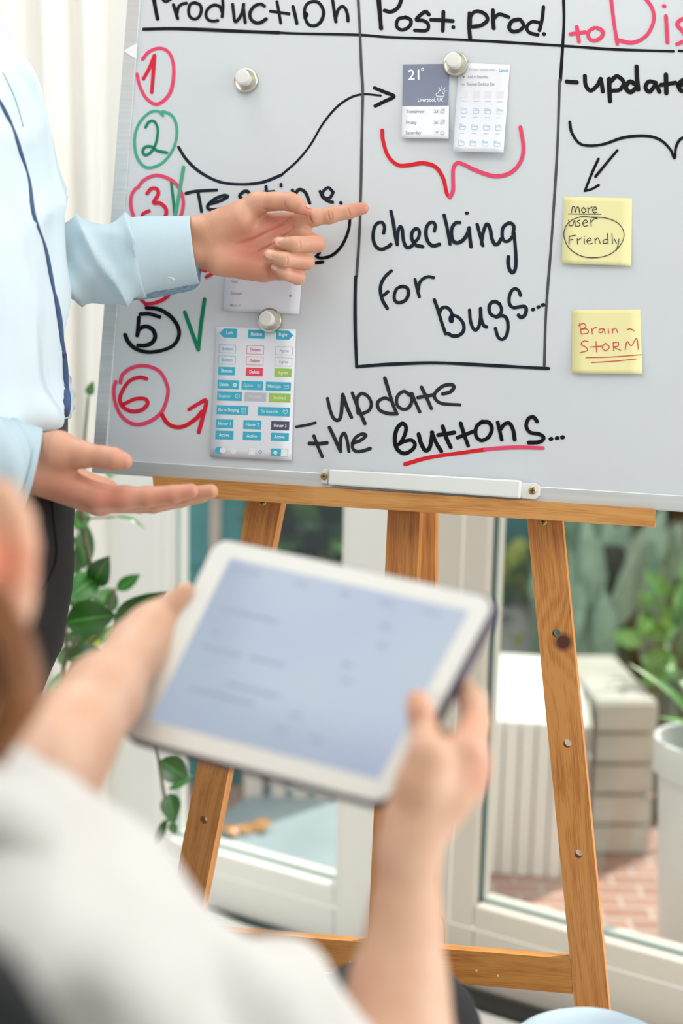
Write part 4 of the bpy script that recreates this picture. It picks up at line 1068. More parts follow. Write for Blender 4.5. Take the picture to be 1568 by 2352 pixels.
sew_button(cc - UP * (cr * 1.03 * sin(ang)) - FW * (cr * .85 * cos(ang) + .0005), (-UP * sin(ang) - FW * cos(ang)).normalized(), slv)
# ---- near sleeve and cuff
dn = 1.42
rows = [(-290, 70, 1.34, .075, .075), (-330, 320, 1.29, .062, .06), (-360, 620, 1.26, .056, .055), (-300, 860, 1.27, .054, .052), (-190, 985, 1.32, .05, .048), (-90, 1040, 1.37, .046, .044), (10, 1060, 1.41, .042, .040), (40, 1066, dn, .040, .038)]
v, f = loft(tube_rings(rows, 60), 64, lambda p, t, j: .004 * sin(j * .8 + 2 * cos(t) + 3 * nz(p, 8)) * (.3 + .7 * (j < 52)))
nsl = obj('sleeve', v, f, M_SHIRT, man, smooth=True, label='sleeve of the lower open-handed arm')
cuff('cuff', [(-40, 1054, 1.40, .0435, .0405), (0, 1060, 1.41, .043, .040), (40, 1067, dn, .0415, .0385), (76, 1075, dn + .005, .040, .037)], 12, nsl, M_SHIRT)
# ---- trousers and belt
tr = [(972, 140, .108, .19), (1000, 150, .112, .19), (1060, 163, .118, .19), (1130, 173, .122, .19), (1200, 176, .124, .19), (1307, 167, .122, .185), (1419, 158, .120, .18), (1508, 150, .116, .175), (1545, 134, .110, .172), (1600, 108, .108, .17), (1720, 60, .105, .165), (1900, 0, .10, .16)]
rings = []
for y, xr, a, b in resample(tr, 50):
    rings.append((fit_ring(xr - 1, y, a, b), FACE * a, SIDE * b))
v, f = loft(rings, 96, lambda p, t, j: .003 * nz(p, 9) + .002 * sin(p.z * 50 + 4 * cos(t)) * (j > 8))
trs = obj('trousers', v, f, M_TROUSER, man, smooth=True)
BV_SH = BVHTree.FromPolygons([tuple(x) for x in v], f)
strip([(117, 1128), (122, 1190), (129, 1250), (127, 1290), (112, 1330), (92, 1365)], .0022, 'pocket_edge', mat('pocket_black', '0c0b0c', .9), trs, .0005)
mbx = MB()
rb = [(fit_ring(150, y, .115, .194), FACE * .115, SIDE * .194) for y in (975, 1012)]
v, f = loft(rb, 96, caps=False)
o = obj('belt', v, f, M_BELT, man, smooth=True); s_ = o.modifiers.new('s', 'SOLIDIFY'); s_.thickness = .003
lastc, la, lb = rings[-1]
for sgn in (-1, 1):
    hipc = lastc + SIDE * (.085 * sgn) + Vector((0, 0, .1))
    foot = Vector((hipc.x + .02, hipc.y, .06)); knee = hipc.lerp(foot, .5) + FACE * .03
    P = crom([hipc, knee, foot], 8); rg = [(p, FACE * r, SIDE * r) for p, r in zip(P, np.linspace(.088, .058, len(P)))]
    v, f = loft(rg, 40, lambda p, t, j: .003 * nz(p, 10)); obj('trouser_leg', v, f, M_TROUSER, trs, smooth=True)
    rg = []
    for k in range(12):
        s = k / 11; h = .075 * (1 - .55 * s) if s > .3 else .072; r_ = sqrt(max(1 - (abs(s - .5) * 2) ** 3, .02))
        rg.append((foot + FACE * (-.07 + .26 * s) + Vector((0, 0, -.06 + h / 2)), SIDE * (.044 * r_), Vector((0, 0, h / 2))))
    v, f = loft(rg, 28); obj('shoe', v, f, M_BELT, man, smooth=True)

# ---- pointing hand (left hand, palm towards the camera)
dh = 1.615
def H7(X, Y, dz=0.0): return U(400 + X / 3.136, 400 + Y / 3.136, dh + dz)
q7 = mpp(dh) / 3.136
S = SDF()
S.cone(H7(-420, 600), H7(-40, 520), .022, .024, .006).cone(H7(-40, 520), H7(150, 410), .024, 88 * q7, .006).cone(H7(-420, 600), H7(-40, 545), .022, .024, .006).cone(H7(-40, 545), H7(150, 560), .024, 92 * q7, .006)
for a, ra, b, rb_ in (((150, 400), 92, (905, 335, .004), 66), ((150, 440), 92, (905, 440, .004), 70), ((150, 530), 92, (850, 560, .004), 72), ((150, 580), 88, (750, 685, .002), 70)):
    S.cone(H7(*a), H7(*b), ra * q7, rb_ * q7, .010)
S.cone(H7(330, 640, -.003), H7(640, 690, -.006), 88 * q7, 86 * q7, .012)              # little-finger side of the palm
S.cone(H7(250, 420, -.006), H7(470, 330, -.014), 100 * q7, 92 * q7, .012)             # ball of the thumb
S.cone(H7(330, 345, -.006), H7(600, 208, -.016), 88 * q7, 76 * q7, .010)
S.cone(H7(600, 205, -.016), H7(715, 196, -.022), 76 * q7, 62 * q7, .006)
S.cone(H7(715, 196, -.022), H7(835, 198, -.026), 62 * q7, 65 * q7, .004)
S.cone(H7(835, 198, -.026), H7(900, 232, -.026), 63 * q7, 52 * q7, .003).cone(H7(900, 232, -.026), H7(958, 264, -.023), 52 * q7, 33 * q7, .003)
S.cone(H7(900, 335, .002), H7(1010, 312, -.004), 68 * q7, 62 * q7, .007)              # index
S.cone(H7(1010, 312, -.004), H7(1120, 298, -.005), 58 * q7, 57 * q7, .004).cone(H7(1120, 298, -.005), H7(1255, 270, -.004), 56 * q7, 50 * q7, .004).cone(H7(1255, 270, -.004), H7(1358, 247, -.002), 51 * q7, 43 * q7, .004)
S.cone(H7(905, 445, .004), H7(1028, 502, -.026), 72 * q7, 57 * q7, .006)              # middle
S.cone(H7(1028, 502, -.027), H7(870, 506, -.043), 61 * q7, 56 * q7, .002).cone(H7(870, 506, -.043), H7(748, 497, -.036), 54 * q7, 44 * q7, .002)
S.cone(H7(855, 570, .004), H7(950, 628, -.024), 70 * q7, 56 * q7, .006)               # ring
S.cone(H7(950, 630, -.025), H7(800, 616, -.041), 60 * q7, 54 * q7, .002).cone(H7(800, 616, -.041), H7(682, 585, -.036), 52 * q7, 43 * q7, .002)
S.cone(H7(760, 690, .002), H7(890, 742, -.018), 64 * q7, 54 * q7, .006)               # little finger
S.cone(H7(890, 744, -.019), H7(800, 716, -.034), 54 * q7, 46 * q7, .002).cone(H7(800, 716, -.034), H7(725, 672, -.031), 45 * q7, 34 * q7, .002)
gz = lambda X, Y, dz, r: H7(X, Y, dz - r * q7)
CRE = []
def crease(pts, dz, r, w=.0011, k=.0022): CRE.append((pts, w))
crease([(1108, 265), (1112, 300), (1122, 335)], -.005, 57, .0009); crease([(1132, 270), (1138, 305), (1130, 335)], -.005, 56, .0008)
crease([(1253, 245), (1259, 275), (1266, 300)], -.004, 51, .0009); crease([(970, 285), (980, 325), (992, 350)], -.001, 66, .0012)
crease([(440, 505), (560, 470), (690, 405), (830, 318)], -.004, 86, .0020, .006)
crease([(560, 580), (680, 520), (800, 440), (860, 380)], 0.000, 78, .0013, .004)
crease([(690, 690), (684, 735), (690, 770)], -.005, 84, .0012); crease([(742, 740), (748, 778)], -.010, 66, .0009)
crease([(795, 200), (800, 235), (835, 262)], -.025, 62, .0009); crease([(640, 250), (700, 268), (720, 262)], -.019, 60, .0012)
crease([(905, 470), (912, 510), (905, 545)], -.040, 57, .0007); crease([(810, 590), (818, 625), (808, 655)], -.039, 54, .0007)
handL = S.mesh(.0009)
def vnormals(V, F):
    a, b, c = V[F[:, 0]], V[F[:, 1]], V[F[:, 2]]; fn = np.cross(b - a, c - a); N = np.zeros_like(V)
    for q in range(4): np.add.at(N, F[:, q], fn)
    return N / (np.linalg.norm(N, axis=1, keepdims=True) + 1e-12)
def press_creases(mesh, to_crop, unit, cre):
    # press the skin folds into the side of the hand that the creases run across; returns how deep each vertex sits in a fold
    V, F = mesh; N = vnormals(V, F); q = V - np.array(CAM); w = q @ np.array(FW)
    X = np.stack([W / 2 + FPX * (q @ np.array(RT)) / w, H / 2 - FPX * (q @ np.array(UP)) / w], 1); X = to_crop(X)
    face = np.clip(-(N @ np.array(FW)) * 1.6, 0, 1); wt = np.zeros(len(V))
    for pts, wd in cre:
        P = np.array([(p.x, p.y) for p in crom([Vector((x, y, 0)) for x, y in pts], 6)]); n = len(P); sg = wd / unit
        for i in range(n - 1):
            a, b = P[i], P[i + 1]; t = np.clip(((X - a) @ (b - a)) / max((b - a) @ (b - a), 1e-9), 0, 1)
            d = np.linalg.norm(X - a - t[:, None] * (b - a), axis=1); e = min(1, min(i + 1, n - 1 - i) / (n * .3) + .3)
            wt = np.maximum(wt, e * np.exp(-(d / sg) ** 2) * min(wd / .0010, 1.6))
    wt *= face
    return (V - N * (wt * .0011)[:, None], F), wt
handL, creL = press_creases(handL, lambda X: (X - 400) * 3.136, q7, CRE)
blL = [(H7(560, 560, -.012), .028, .75), (H7(760, 380, -.010), .022, .8), (H7(1330, 260, -.010), .014, .55), (H7(700, 700, -.016), .02, .5), (H7(960, 265, -.03), .012, .45), (H7(900, 730, -.03), .016, .35), (H7(1040, 500, -.03), .014, .25), (H7(500, 640, -.02), .03, .5)]
# ---- open hand (right hand, palm up)
d2 = 1.425
def H2(X, Y, dz=0.0): return U(X / 2.24, 950 + Y / 2.24, d2 + dz)
q2 = mpp(d2) / 2.24
S = SDF()
S.cone(H2(-260, 225, -.03), H2(160, 205), .034, 92 * q2, .02).cone(H2(-260, 260, -.03), H2(160, 300), .034, 92 * q2, .02)
S.cone(H2(170, 205), H2(300, 195, -.008), 96 * q2, 98 * q2, .012).cone(H2(300, 195, -.008), H2(420, 210, -.014), 96 * q2, 66 * q2, .010)
S.cone(H2(420, 210, -.014), H2(530, 224, -.018), 64 * q2, 55 * q2, .006).cone(H2(530, 224, -.018), H2(585, 232, -.019), 56 * q2, 55 * q2, .004).cone(H2(585, 232, -.019), H2(640, 244, -.018), 54 * q2, 42 * q2, .004)
S.cone(H2(170, 300), H2(500, 425), 92 * q2, 66 * q2, .012).cone(H2(170, 310, .018), H2(520, 446, .022), 88 * q2, 68 * q2, .012)
S.cone(H2(200, 300, .036), H2(520, 450, .043), 80 * q2, 64 * q2, .012).cone(H2(240, 290, .05), H2(500, 440, .060), 72 * q2, 56 * q2, .012)
S.cone(H2(330, 320, .045), H2(560, 385, .055), 68 * q2, 48 * q2, .010).cone(H2(230, 350, .01), H2(510, 462, .018), 70 * q2, 62 * q2, .010)
S.chain([(H2(500, 428), 66 * q2), (H2(640, 432), 57 * q2), (H2(760, 428), 54 * q2)], .006).chain([(H2(760, 428), 54 * q2), (H2(890, 415), 47 * q2), (H2(982, 398), 39 * q2)], .003)
S.chain([(H2(520, 446, .021), 66 * q2), (H2(800, 446, .021), 52 * q2)], .005).chain([(H2(800, 446, .021), 52 * q2), (H2(960, 422, .019), 46 * q2), (H2(1085, 400, .016), 38 * q2)], .002)
S.chain([(H2(520, 455, .042), 62 * q2), (H2(790, 466, .041), 49 * q2)], .005).chain([(H2(790, 466, .041), 49 * q2), (H2(930, 442, .039), 43 * q2), (H2(1040, 424, .036), 36 * q2)], .002)
S.chain([(H2(500, 455, .058), 56 * q2), (H2(720, 472, .060), 44 * q2)], .005).chain([(H2(720, 472, .060), 44 * q2), (H2(825, 456, .058), 38 * q2), (H2(905, 444, .055), 33 * q2)], .002)
handR = S.mesh(.0011)
blR = [(H2(560, 420, -.02), .03, .7), (H2(480, 330, .01), .02, .8), (H2(980, 400, -.01), .015, .5), (H2(640, 245, -.02), .012, .3), (H2(330, 380, -.02), .03, .5), (H2(800, 440, -.01), .03, .45)]
# ---- rest of the body: head, neck, trunk, upper arms, legs (inside the clothes)
hc = U(-330, -640, 1.50)
S = SDF()
trunk0, trunk1 = rings[4][0], U(-270, 120, TD_)
S.cone(trunk0, trunk1, .085, .10, .05).cone(trunk1, U(-300, -60, TD_), .09, .06, .05).cone(U(-300, -60, TD_), hc - Vector((0, 0, .06)), .055, .055, .02)
S.cone(U(-262, 60, TD_ - .15), U(-262, 60, TD_ + .15), .055, .055, .04)
for P_ in ([(-235, 70, 1.64), (-60, 575, 1.645), (300, 595, dh)], [(-290, 80, 1.34), (-350, 760, 1.262), (0, 1060, 1.405)]):
    A_, B_, C_ = [U(*p) for p in P_]; S.cone(A_, B_, .036, .030, .02).cone(B_, C_, .030, .022, .02)
for sgn in (-1, 1):
    hipc = lastc + SIDE * (.085 * sgn) + Vector((0, 0, .1)); S.cone(trunk0 + SIDE * (.08 * sgn), hipc, .075, .075, .03).cone(hipc, Vector((hipc.x + .02, hipc.y, .07)), .07, .038, .03)
S.ell(hc + Vector((0, 0, .03)), (FACE * .096, SIDE * .076, Vector((0, 0, .115))), .02).ell(hc + FACE * .035 - Vector((0, 0, .05)), (FACE * .06, SIDE * .055, Vector((0, 0, .06))), .03)
S.cone(hc + FACE * .09 + Vector((0, 0, .02)), hc + FACE * .112 - Vector((0, 0, .02)), .009, .014, .01)
for sgn in (-1, 1): S.ell(hc + SIDE * (.077 * sgn), (FACE * .02, SIDE * .008, Vector((0, 0, .032))), .006); S.ell(hc + FACE * .092 + SIDE * (.032 * sgn) + Vector((0, 0, .025)), (FACE * .012, SIDE * .018, Vector((0, 0, .012))), .006, sub=True)
S.groove(hc + FACE * .098 - Vector((0, 0, .052)) + SIDE * .022, hc + FACE * .098 - Vector((0, 0, .052)) - SIDE * .022, .003, .004)
rest = S.mesh(.006)
body = body_obj('body', [handL, handR, rest], M_SKIN_M, man, blL + blR, extra=creL * .75)
S = SDF(); S.ell(hc + Vector((0, 0, .055)) - FACE * .012, (FACE * .10, SIDE * .084, Vector((0, 0, .105))), .01); S.ell(hc + FACE * .11 - Vector((0, 0, .03)), (FACE * .08, SIDE * .09, Vector((0, 0, .10))), .02, sub=True)
hv, hf = S.mesh(.004); obj('hair', [Vector(x) for x in hv], hf.tolist(), mat('black_hair', '1a1513', .5), man, smooth=True)
nl = lambda c, al, out, L, Wd: nail(body, c, al, out, L, Wd, M_NAIL)
def nl7(a, b, t, r, out, L, Wd):
    A_, B_ = H7(*a), H7(*b); out = out.normalized(); nl(A_.lerp(B_, t) + out * (r * q7 + .0001), B_ - A_, out, L, Wd)
nl7((870, 506, -.043), (748, 497, -.036), .86, 45, -FW + .10 * UP, .0072, .0054)
nl7((800, 616, -.041), (682, 585, -.036), .86, 44, -FW + .10 * UP, .0072, .0054)
nl7((800, 716, -.034), (725, 672, -.031), .86, 35.5, -FW + .15 * UP, .0058, .0044)
nl7((900, 232, -.026), (958, 264, -.023), .45, 43, -FW * .45 + UP * .8 + RT * .35, .0078, .0058)
A_, B_ = H2(585, 232, -.019), H2(640, 244, -.018); o_ = (UP * .9 - FW * .35).normalized(); nl(A_.lerp(B_, .6) + o_ * (46 * q2), B_ - A_, o_, .0075, .006)

# ================================================================== TABLET
TC = Vector((-.0279, .9747, .9181)); TX = Vector((.8217, -.5697, -.0157)).normalized(); TY = Vector((.4055, .5651, .7185)).normalized(); TN = TX.cross(TY).normalized()
if TN.y > 0: TN = -TN                                        # glass side, towards the camera
TCOR = [PL(x, y, TC, TN) for x, y in ((499, 1236), (1145, 1376), (888, 1852), (277, 1690))]
def tb(u, v, off=0.0):
    p = TCOR[0].lerp(TCOR[1], u).lerp(TCOR[3].lerp(TCOR[2], u), v); return p + TN * off
def rr(u0, v0, u1, v1, ru, rv, off, n=8):
    out = []
    for (cx, cy, a0) in ((u1 - ru, v0 + rv, -90), (u1 - ru, v1 - rv, 0), (u0 + ru, v1 - rv, 90), (u0 + ru, v0 + rv, 180)):
        for k in range(n + 1):
            a = radians(a0 + 90 * k / n); out.append(tb(cx + ru * cos(a), cy + rv * sin(a), off))
    return out
def dT(px, py): return depth(PL(px, py, TC, TN))
tablet = thing('tablet', 'white-bezelled tablet in a dark purple case held up by the seated person', 'tablet', TC)
def stack(loops, cap0=True, cap1=True):
    n = len(loops[0]); v = [p for l in loops for p in l]; f = []
    for j in range(len(loops) - 1):
        for i in range(n): f.append([j * n + i, j * n + (i + 1) % n, (j + 1) * n + (i + 1) % n, (j + 1) * n + i])
    if cap0: f.append(list(range(n)))
    if cap1: f.append([(len(loops) - 1) * n + i for i in range(n)][::-1])
    return v, f
e = .006
v, f = stack([rr(0, 0, 1, 1, .055, .075, 0), rr(-e, -e, 1 + e, 1 + e, .058, .08, -.001), rr(-e, -e, 1 + e, 1 + e, .058, .08, -.008), rr(.01, .012, .99, .988, .05, .07, -.0115)])
obj('case', v, f, mat('purple_case', '3a3348', .5), tablet, label='dark purple-grey back case')
v, f = stack([rr(.004, .005, .996, .995, .05, .07, .0012), rr(.004, .005, .996, .995, .05, .07, -.0005)])
obj('bezel', v, f, mat('white_bezel', 'd9dad6', .25), tablet, label='white bezel')
MS = mat('screen_glow', 'aab6cc', .12); NTS = NT(MS)
gfac = NTS.noise(NTS.mapped((1, 1, 1), 'Object'), 9, 2)
NTS.link(NTS.ramp(gfac, [(.3, 'b4c2e0'), (.7, 'bfcfdf')]), NTS.b.inputs['Emission Color']); NTS.b.inputs['Emission Strength'].default_value = .66
NTS.b.inputs['Base Color'].default_value = lin('2a2d33')
SU0, SV0, SU1, SV1 = .088, .088, .938, .905
v, f = stack([rr(SU0, SV0, SU1, SV1, .002, .003, .00145), rr(SU0, SV0, SU1, SV1, .002, .003, .0005)])
scr = obj('screen', v, f, MS, tablet, label='glowing pale blue screen')
random.seed(9)
for v0_, segs in ((.13, [(.12, .22), (.36, .40), (.52, .56), (.66, .71), (.80, .86)]), (.24, [(.70, .74)]), (.33, [(.14, .36), (.72, .76)]), (.45, [(.16, .18), (.64, .68)]), (.52, [(.14, .30), (.33, .46), (.66, .70)]), (.66, [(.30, .50)]), (.72, [(.18, .42), (.56, .60)]), (.80, [(.66, .71), (.54, .58)])):
    for a, b in segs:
        x = a; mbx = MB()
        while x < b:
            w = random.uniform(.012, .035); mbx.add([tb(x, v0_, .0016), tb(min(x + w, b), v0_, .0016), tb(min(x + w, b), v0_ + .014, .0016), tb(x, v0_ + .014, .0016)], [[0, 1, 2, 3]]); x += w + .006
        mbx.build('screen_text', mat('screen_grey', '8d97ae', .4), scr)
mbx = MB(); c_ = tb(.972, .5, .0012); mbx.lathe(c_, TN, [(.0055, 0), (.0055, .0003), (.0045, .0003)], 28); mbx.build('home_button', mat('button_white', 'cfd0cc', .3), tablet)
mbx = MB(); mbx.tube([tb(.965, -.004, -.003), tb(.90, -.004, -.003)], .0016, 8); mbx.build('side_button', mat('purple_case', '3a3348'), tablet)

# ================================================================== SEATED PERSON
woman = thing('person', 'seated person in a white blouse with brown hair seen from behind holding the tablet', 'person', U(-150, 2600, .80) * 1.0)
woman.location.z = 0
def W_(px, py, d): return U(px, py, d)
# right arm and hand
S = SDF()
wr = dT(930, 1870) - .004
aR = [(W_(850, 2760, wr - .05), .037), (W_(908, 2400, wr - .02), .0325), (W_(916, 2250, wr - .008), .0262), (W_(931, 2100, wr - .002), .0182), (W_(940, 1950, wr), .0162), (W_(950, 1890, wr + .002), .0170)]
S.chain(aR, .02)
S.chain([(W_(958, 1885, wr), .0165), (W_(972, 1800, wr - .004), .0150), (W_(985, 1735, wr - .006), .0125)], .012)     # thumb metacarpal
dth = dT(970, 1650) - .010
S.chain([(W_(983, 1738, wr - .006), .0122), (W_(972, 1672, dth), .0082), (W_(964, 1630, dth - .001), .0078), (W_(957, 1604, dth + .001), .0058)], .006)
back_ = wr + .022
for x, y, r0, r1, dz in ((1070, 1730, .015, .0125, .012), (1078, 1765, .015, .0125, .012), (1062, 1800, .015, .012, .010), (1030, 1835, .0145, .011, .006)):
    S.cone(W_(965, 1880, wr + .006), W_(x, y, wr + dz), r0, r1, .012)
S.chain([(W_(1072, 1725, wr + .013), .0125), (W_(1090, 1660, dT(1090, 1660) + .026), .0095), (W_(1084, 1610, dT(1084, 1610) + .024), .0085), (W_(1060, 1572, dT(1060, 1572) + .022), .0072)], .006)
for k, (x, y) in enumerate(((1080, 1762), (1066, 1800), (1034, 1838))):
    S.chain([(W_(x, y, wr + .012), .0122), (W_(x - 14, y - 40, dT(x, y) + .036), .0095), (W_(x - 70, y - 58, dT(x - 70, y - 58) + .024), .0085), (W_(x - 125, y - 66, dT(x - 125, y - 66) + .021), .0072)], .004)
wR = S.mesh(.0016)
# left arm and hand
S = SDF()
dl = dT(400, 1420) + .020
S.chain([(W_(-150, 1640, .80), .045), (W_(60, 1775, .93), .036), (W_(110, 1780, .95), .033)], .02)
S.chain([(W_(108, 1778, .95), .0305), (W_(165, 1690, .975), .0285), (W_(235, 1595, 1.01), .0255), (W_(320, 1490, dl - .03), .0205), (W_(352, 1450, dl - .014), .0195)], .02)
S.chain([(W_(350, 1455, dl - .014), .0180), (W_(385, 1415, dl - .006), .0130), (W_(412, 1385, dl - .010), .0088), (W_(426, 1356, dl - .013), .0062)], .010)
for k, (x, y) in enumerate(((470, 1380), (470, 1430), (455, 1480), (430, 1520))):
    S.chain([(W_(355, 1455, dl - .010), .0165), (W_(x - 60, y + 20, dT(x - 60, y + 20) + .030), .0120)], .012)
    S.chain([(W_(x - 60, y + 20, dT(x - 60, y + 20) + .030), .0115), (W_(x + 10, y + 8, dT(x + 10, y + 8) + .024), .0085), (W_(x + 75, y + 10, dT(x + 75, y + 10) + .021), .0072)], .004)
wL = S.mesh(.0016)
# head, neck and trunk
hd = .74; ph_ = mpp(hd)
HX = -395
hcw = W_(HX, 1180, hd); fdir = Vector((.35, .93, -.1)).normalized(); sdir = Vector((fdir.y, -fdir.x, 0)).normalized(); udir = sdir.cross(fdir).normalized()
S = SDF()
S.ell(hcw + udir * .03, (fdir * .094, sdir * .072, udir * .11), .02).ell(hcw + fdir * .035 - udir * .055, (fdir * .062, sdir * .052, udir * .065), .03)
S.cone(hcw + fdir * .09, hcw + fdir * .108 - udir * .03, .009, .013, .01)
neck0 = hcw - udir * .06 - fdir * .02; trunk_t = W_(-330, 1900, .72); trunk_b = W_(-330, 2900, .74)
S.cone(neck0, trunk_t, .050, .055, .03).cone(trunk_t + Vector((0, 0, -.1)), trunk_b, .07, .10, .03)
S.cone(trunk_t + Vector((0, 0, -.06)), W_(240, 2230, .745), .035, .028, .02).cone(trunk_t, W_(-520, 1900, .86), .06, .045, .05)
S.chain([(W_(240, 2230, .745), .028), (W_(560, 2430, .80), .026), (W_(770, 2590, .835), .028), (W_(850, 2760, wr - .05), .034)], .008)
S.cone(W_(-520, 1900, .86), W_(-150, 1640, .80), .042, .042, .03)
# right ear standing out from the head
ec = W_(8, 1275, .735)
S.cone(hcw + sdir * .05 - udir * .01, W_(-70, 1290, .735), .045, .024, .02)
for (x, y, r) in ((-8, 1150, .0075), (30, 1165, .009), (48, 1215, .0095), (54, 1270, .0095), (50, 1325, .0090), (36, 1375, .0095), (12, 1420, .0095)):
    pass
ear = [(W_(-40, 1130, .735), .0085), (W_(4, 1145, .735), .0092), (W_(34, 1195, .734), .0092), (W_(42, 1255, .733), .0095), (W_(40, 1320, .733), .0090), (W_(32, 1375, .734), .0100), (W_(14, 1415, .735), .0110), (W_(-10, 1425, .735), .012)]
S.chain(ear, .006)
S.cone(W_(-40, 1190, .738), W_(-25, 1390, .738), .013, .012, .008).cone(W_(0, 1200, .737), W_(0, 1370, .737), .010, .010, .006)
wH = S.mesh(.003)
blW = [(W_(2, 1290, .724), .017, 1.0), (W_(957, 1604, dth), .010, .6), (W_(1085, 1640, wr + .02), .02, .5), (W_(426, 1356, dl), .012, .5), (W_(1100, 1780, wr), .015, .4)]  # ear spot paints a backlit red glow into the colour; others are skin redness
wbody = body_obj('body', [wR, wL, wH], M_SKIN_W, woman, blW)
# hair: cap on the head and a thick lock falling behind the ear onto the shoulder
def hairmat(name, c1, c2):
    m = mat(name, c1, .42); t = NT(m); f_ = t.noise(t.mapped((1, 1, 1), 'UV'), 1.0, 3); t.link(t.ramp(f_, [(.3, c1), (.7, c2)]), t.b.inputs['Base Color']); return m
M_HAIR = hairmat('brown_hair', '5a3319', '9a5f2c')
S = SDF(); S.ell(hcw + udir * .042 - fdir * .012, (fdir * .098, sdir * .077, udir * .110), .01).ell(hcw + fdir * .12 - udir * .03, (fdir * .08, sdir * .10, udir * .11), .02, sub=True)
hv, hf = S.mesh(.003); hair = obj('hair', [Vector(x) for x in hv], hf.tolist(), M_HAIR, woman, smooth=True)
random.seed(5)
mbx = MB()
for k in range(150):
    a = random.random(); b_ = random.uniform(-1, 1); dd = random.uniform(-.025, .02)
    e0 = -60 + 70 * a; x1 = -120 + 150 * a + random.uniform(-8, 8); x2 = -130 + 212 * a + random.uniform(-10, 10); x3 = -140 + 165 * a + random.uniform(-14, 14)
    pts = crom([W_(e0 - 120, 1330 + 40 * b_, .715 + dd), W_(x1, 1420 + 20 * b_, .72 + dd), W_(x2, 1575 + 25 * b_, .715 + dd), W_(x3, 1690 + 40 * b_, .705 + dd), W_(x3 - 60, 1800 + 40 * b_, .69 + dd)], 5)
    s0 = len(mbx.v); mbx.tube(pts, [.0018 + .0022 * sin(pi * min(i / 16, 1)) for i in range(len(pts))], 5)
    u_ = random.uniform(0, 50)
    for i in range(s0, len(mbx.v)): mbx.uv[i] = (u_, (i - s0) * .004)
mbx.build('hair_lock', M_HAIR, hair, smooth=True, uv=True)
# blouse
M_BLOUSE = cloth('white_blouse', 'c6c3bf', 'd0cdc9', .85, 5)
S = SDF()
S.cone(trunk_t + Vector((0, 0, -.13)), trunk_b, .115, .13, .05)
S.chain([(W_(-330, 2040, .725), .080), (W_(-60, 2110, .725), .062), (W_(140, 2160, .735), .054), (W_(240, 2190, .74), .054)], .02)
S.chain([(W_(240, 2190, .74), .054), (W_(400, 2290, .765), .048), (W_(560, 2390, .795), .047), (W_(680, 2490, .815), .044), (W_(770, 2545, .835), .044)], .02)
S.chain([(W_(-330, 2040, .725), .080), (W_(-520, 1900, .83), .065), (W_(-330, 1760, .82), .050)], .03)
bv, bf = S.mesh(.004)
def blouse_disp(p):
    return .006 + .018 * (nz(p, 9, 2) + .5 * nz(p, 20, 7)) + .005 * sin(p.x * 70 + p.z * 55 + 3 * nz(p, 8))
BVT = [Vector(x) for x in bv]
me = bpy.data.meshes.new('t'); me.from_pydata([tuple(x) for x in BVT], [], bf.tolist()); me.update()
BVT = [x + Vector(me.vertices[i].normal) * blouse_disp(x) for i, x in enumerate(BVT)]; bpy.data.meshes.remove(me)
blouse = obj('blouse', BVT, bf.tolist(), M_BLOUSE, woman, smooth=True)
mbx = MB()
for j, rr_ in enumerate((0, .006)):
    P = crom([W_(-330, 1790, .66 + rr_), W_(-150, 1830, .655 + rr_), W_(-20, 1845, .67 + rr_), W_(40, 1880, .69 + rr_), W_(90, 1950, .715 + rr_), W_(70, 2010, .72 + rr_)], 8); mbx.tube(P, [.008 + .010 * sin(pi * i / (len(P) - 1)) for i in range(len(P))], 12)
mbx.build('collar', M_BLOUSE, blouse, smooth=True)
# dark skirt: hips and the two thighs to the knees
S = SDF()
kn = [W_(905, 2400, 1.24), W_(700, 2560, 1.27)]
hip = [W_(-60, 2950, .86), W_(-420, 2950, .90)]
for a, b in zip(hip, kn): S.cone(a, b, .10, .074, .03)
S.cone(hip[0], hip[1], .12, .12, .05)
for k_ in kn: S.cone(k_, Vector((k_.x - .02, k_.y + .05, .12)), .068, .045, .03)
kv, kf = S.mesh(.006); obj('trousers', [Vector(x) for x in kv], kf.tolist(), mat_noise('black_cloth', '121114', '1b191d', 30, .85), woman, smooth=True, label='black trousers')
for k_ in kn:
    foot = Vector((k_.x - .02, k_.y + .05, 0)); rg = []
    for k in range(12):
        s = k / 11; r_ = sqrt(max(1 - (abs(s - .5) * 2) ** 3, .02)); h = .07 if s < .35 else .07 - .04 * (s - .35)
        rg.append((foot + Vector((.06 * (s - .3), .23 * (s - .3), h / 2)), RT * (.04 * r_), Vector((0, 0, h / 2))))
    v, f = loft(rg, 24); obj('shoe', v, f, M_BELT, woman, smooth=True)
# chair the person sits on
ch = thing('office_chair', 'black chair back at the lower left edge behind the seated person', 'chair', Vector((hip[0].x - .1, hip[0].y - .05, 0)))
hz = min(hip[0].z, hip[1].z)
M_CH = mat_noise('black_mesh', '0d0f11', '15181b', 60, .8)
cb = W_(-500, 2350, .56); bdir = Vector((.80, -.60, 0)).normalized(); nd = Vector((-bdir.y, bdir.x, 0))
rg = []
for k in range(14):
    s = k / 13; z = hz - .02 + (W_(0, 1960, .57).z - hz + .02) * s; w = .21 * (1 - .25 * s ** 3) * (1 if k < 13 else .9)
    rg.append((Vector((cb.x, cb.y, z)) + nd * (.02 * sin(s * 3)), bdir * w, nd * .022))
v, f = loft(rg, 40); obj('backrest', v, f, M_CH, ch, smooth=True)
seatc = (hip[0] + hip[1]) / 2 + Vector((.03, .06, 0)); seatc.z = hz - .15
mbx = MB(); mbx.lathe(seatc, (0, 0, 1), [(.20, -.04), (.235, -.03), (.24, 0), (.22, .025), (.1, .03)], 40); mbx.build('seat', M_CH, ch, smooth=True)
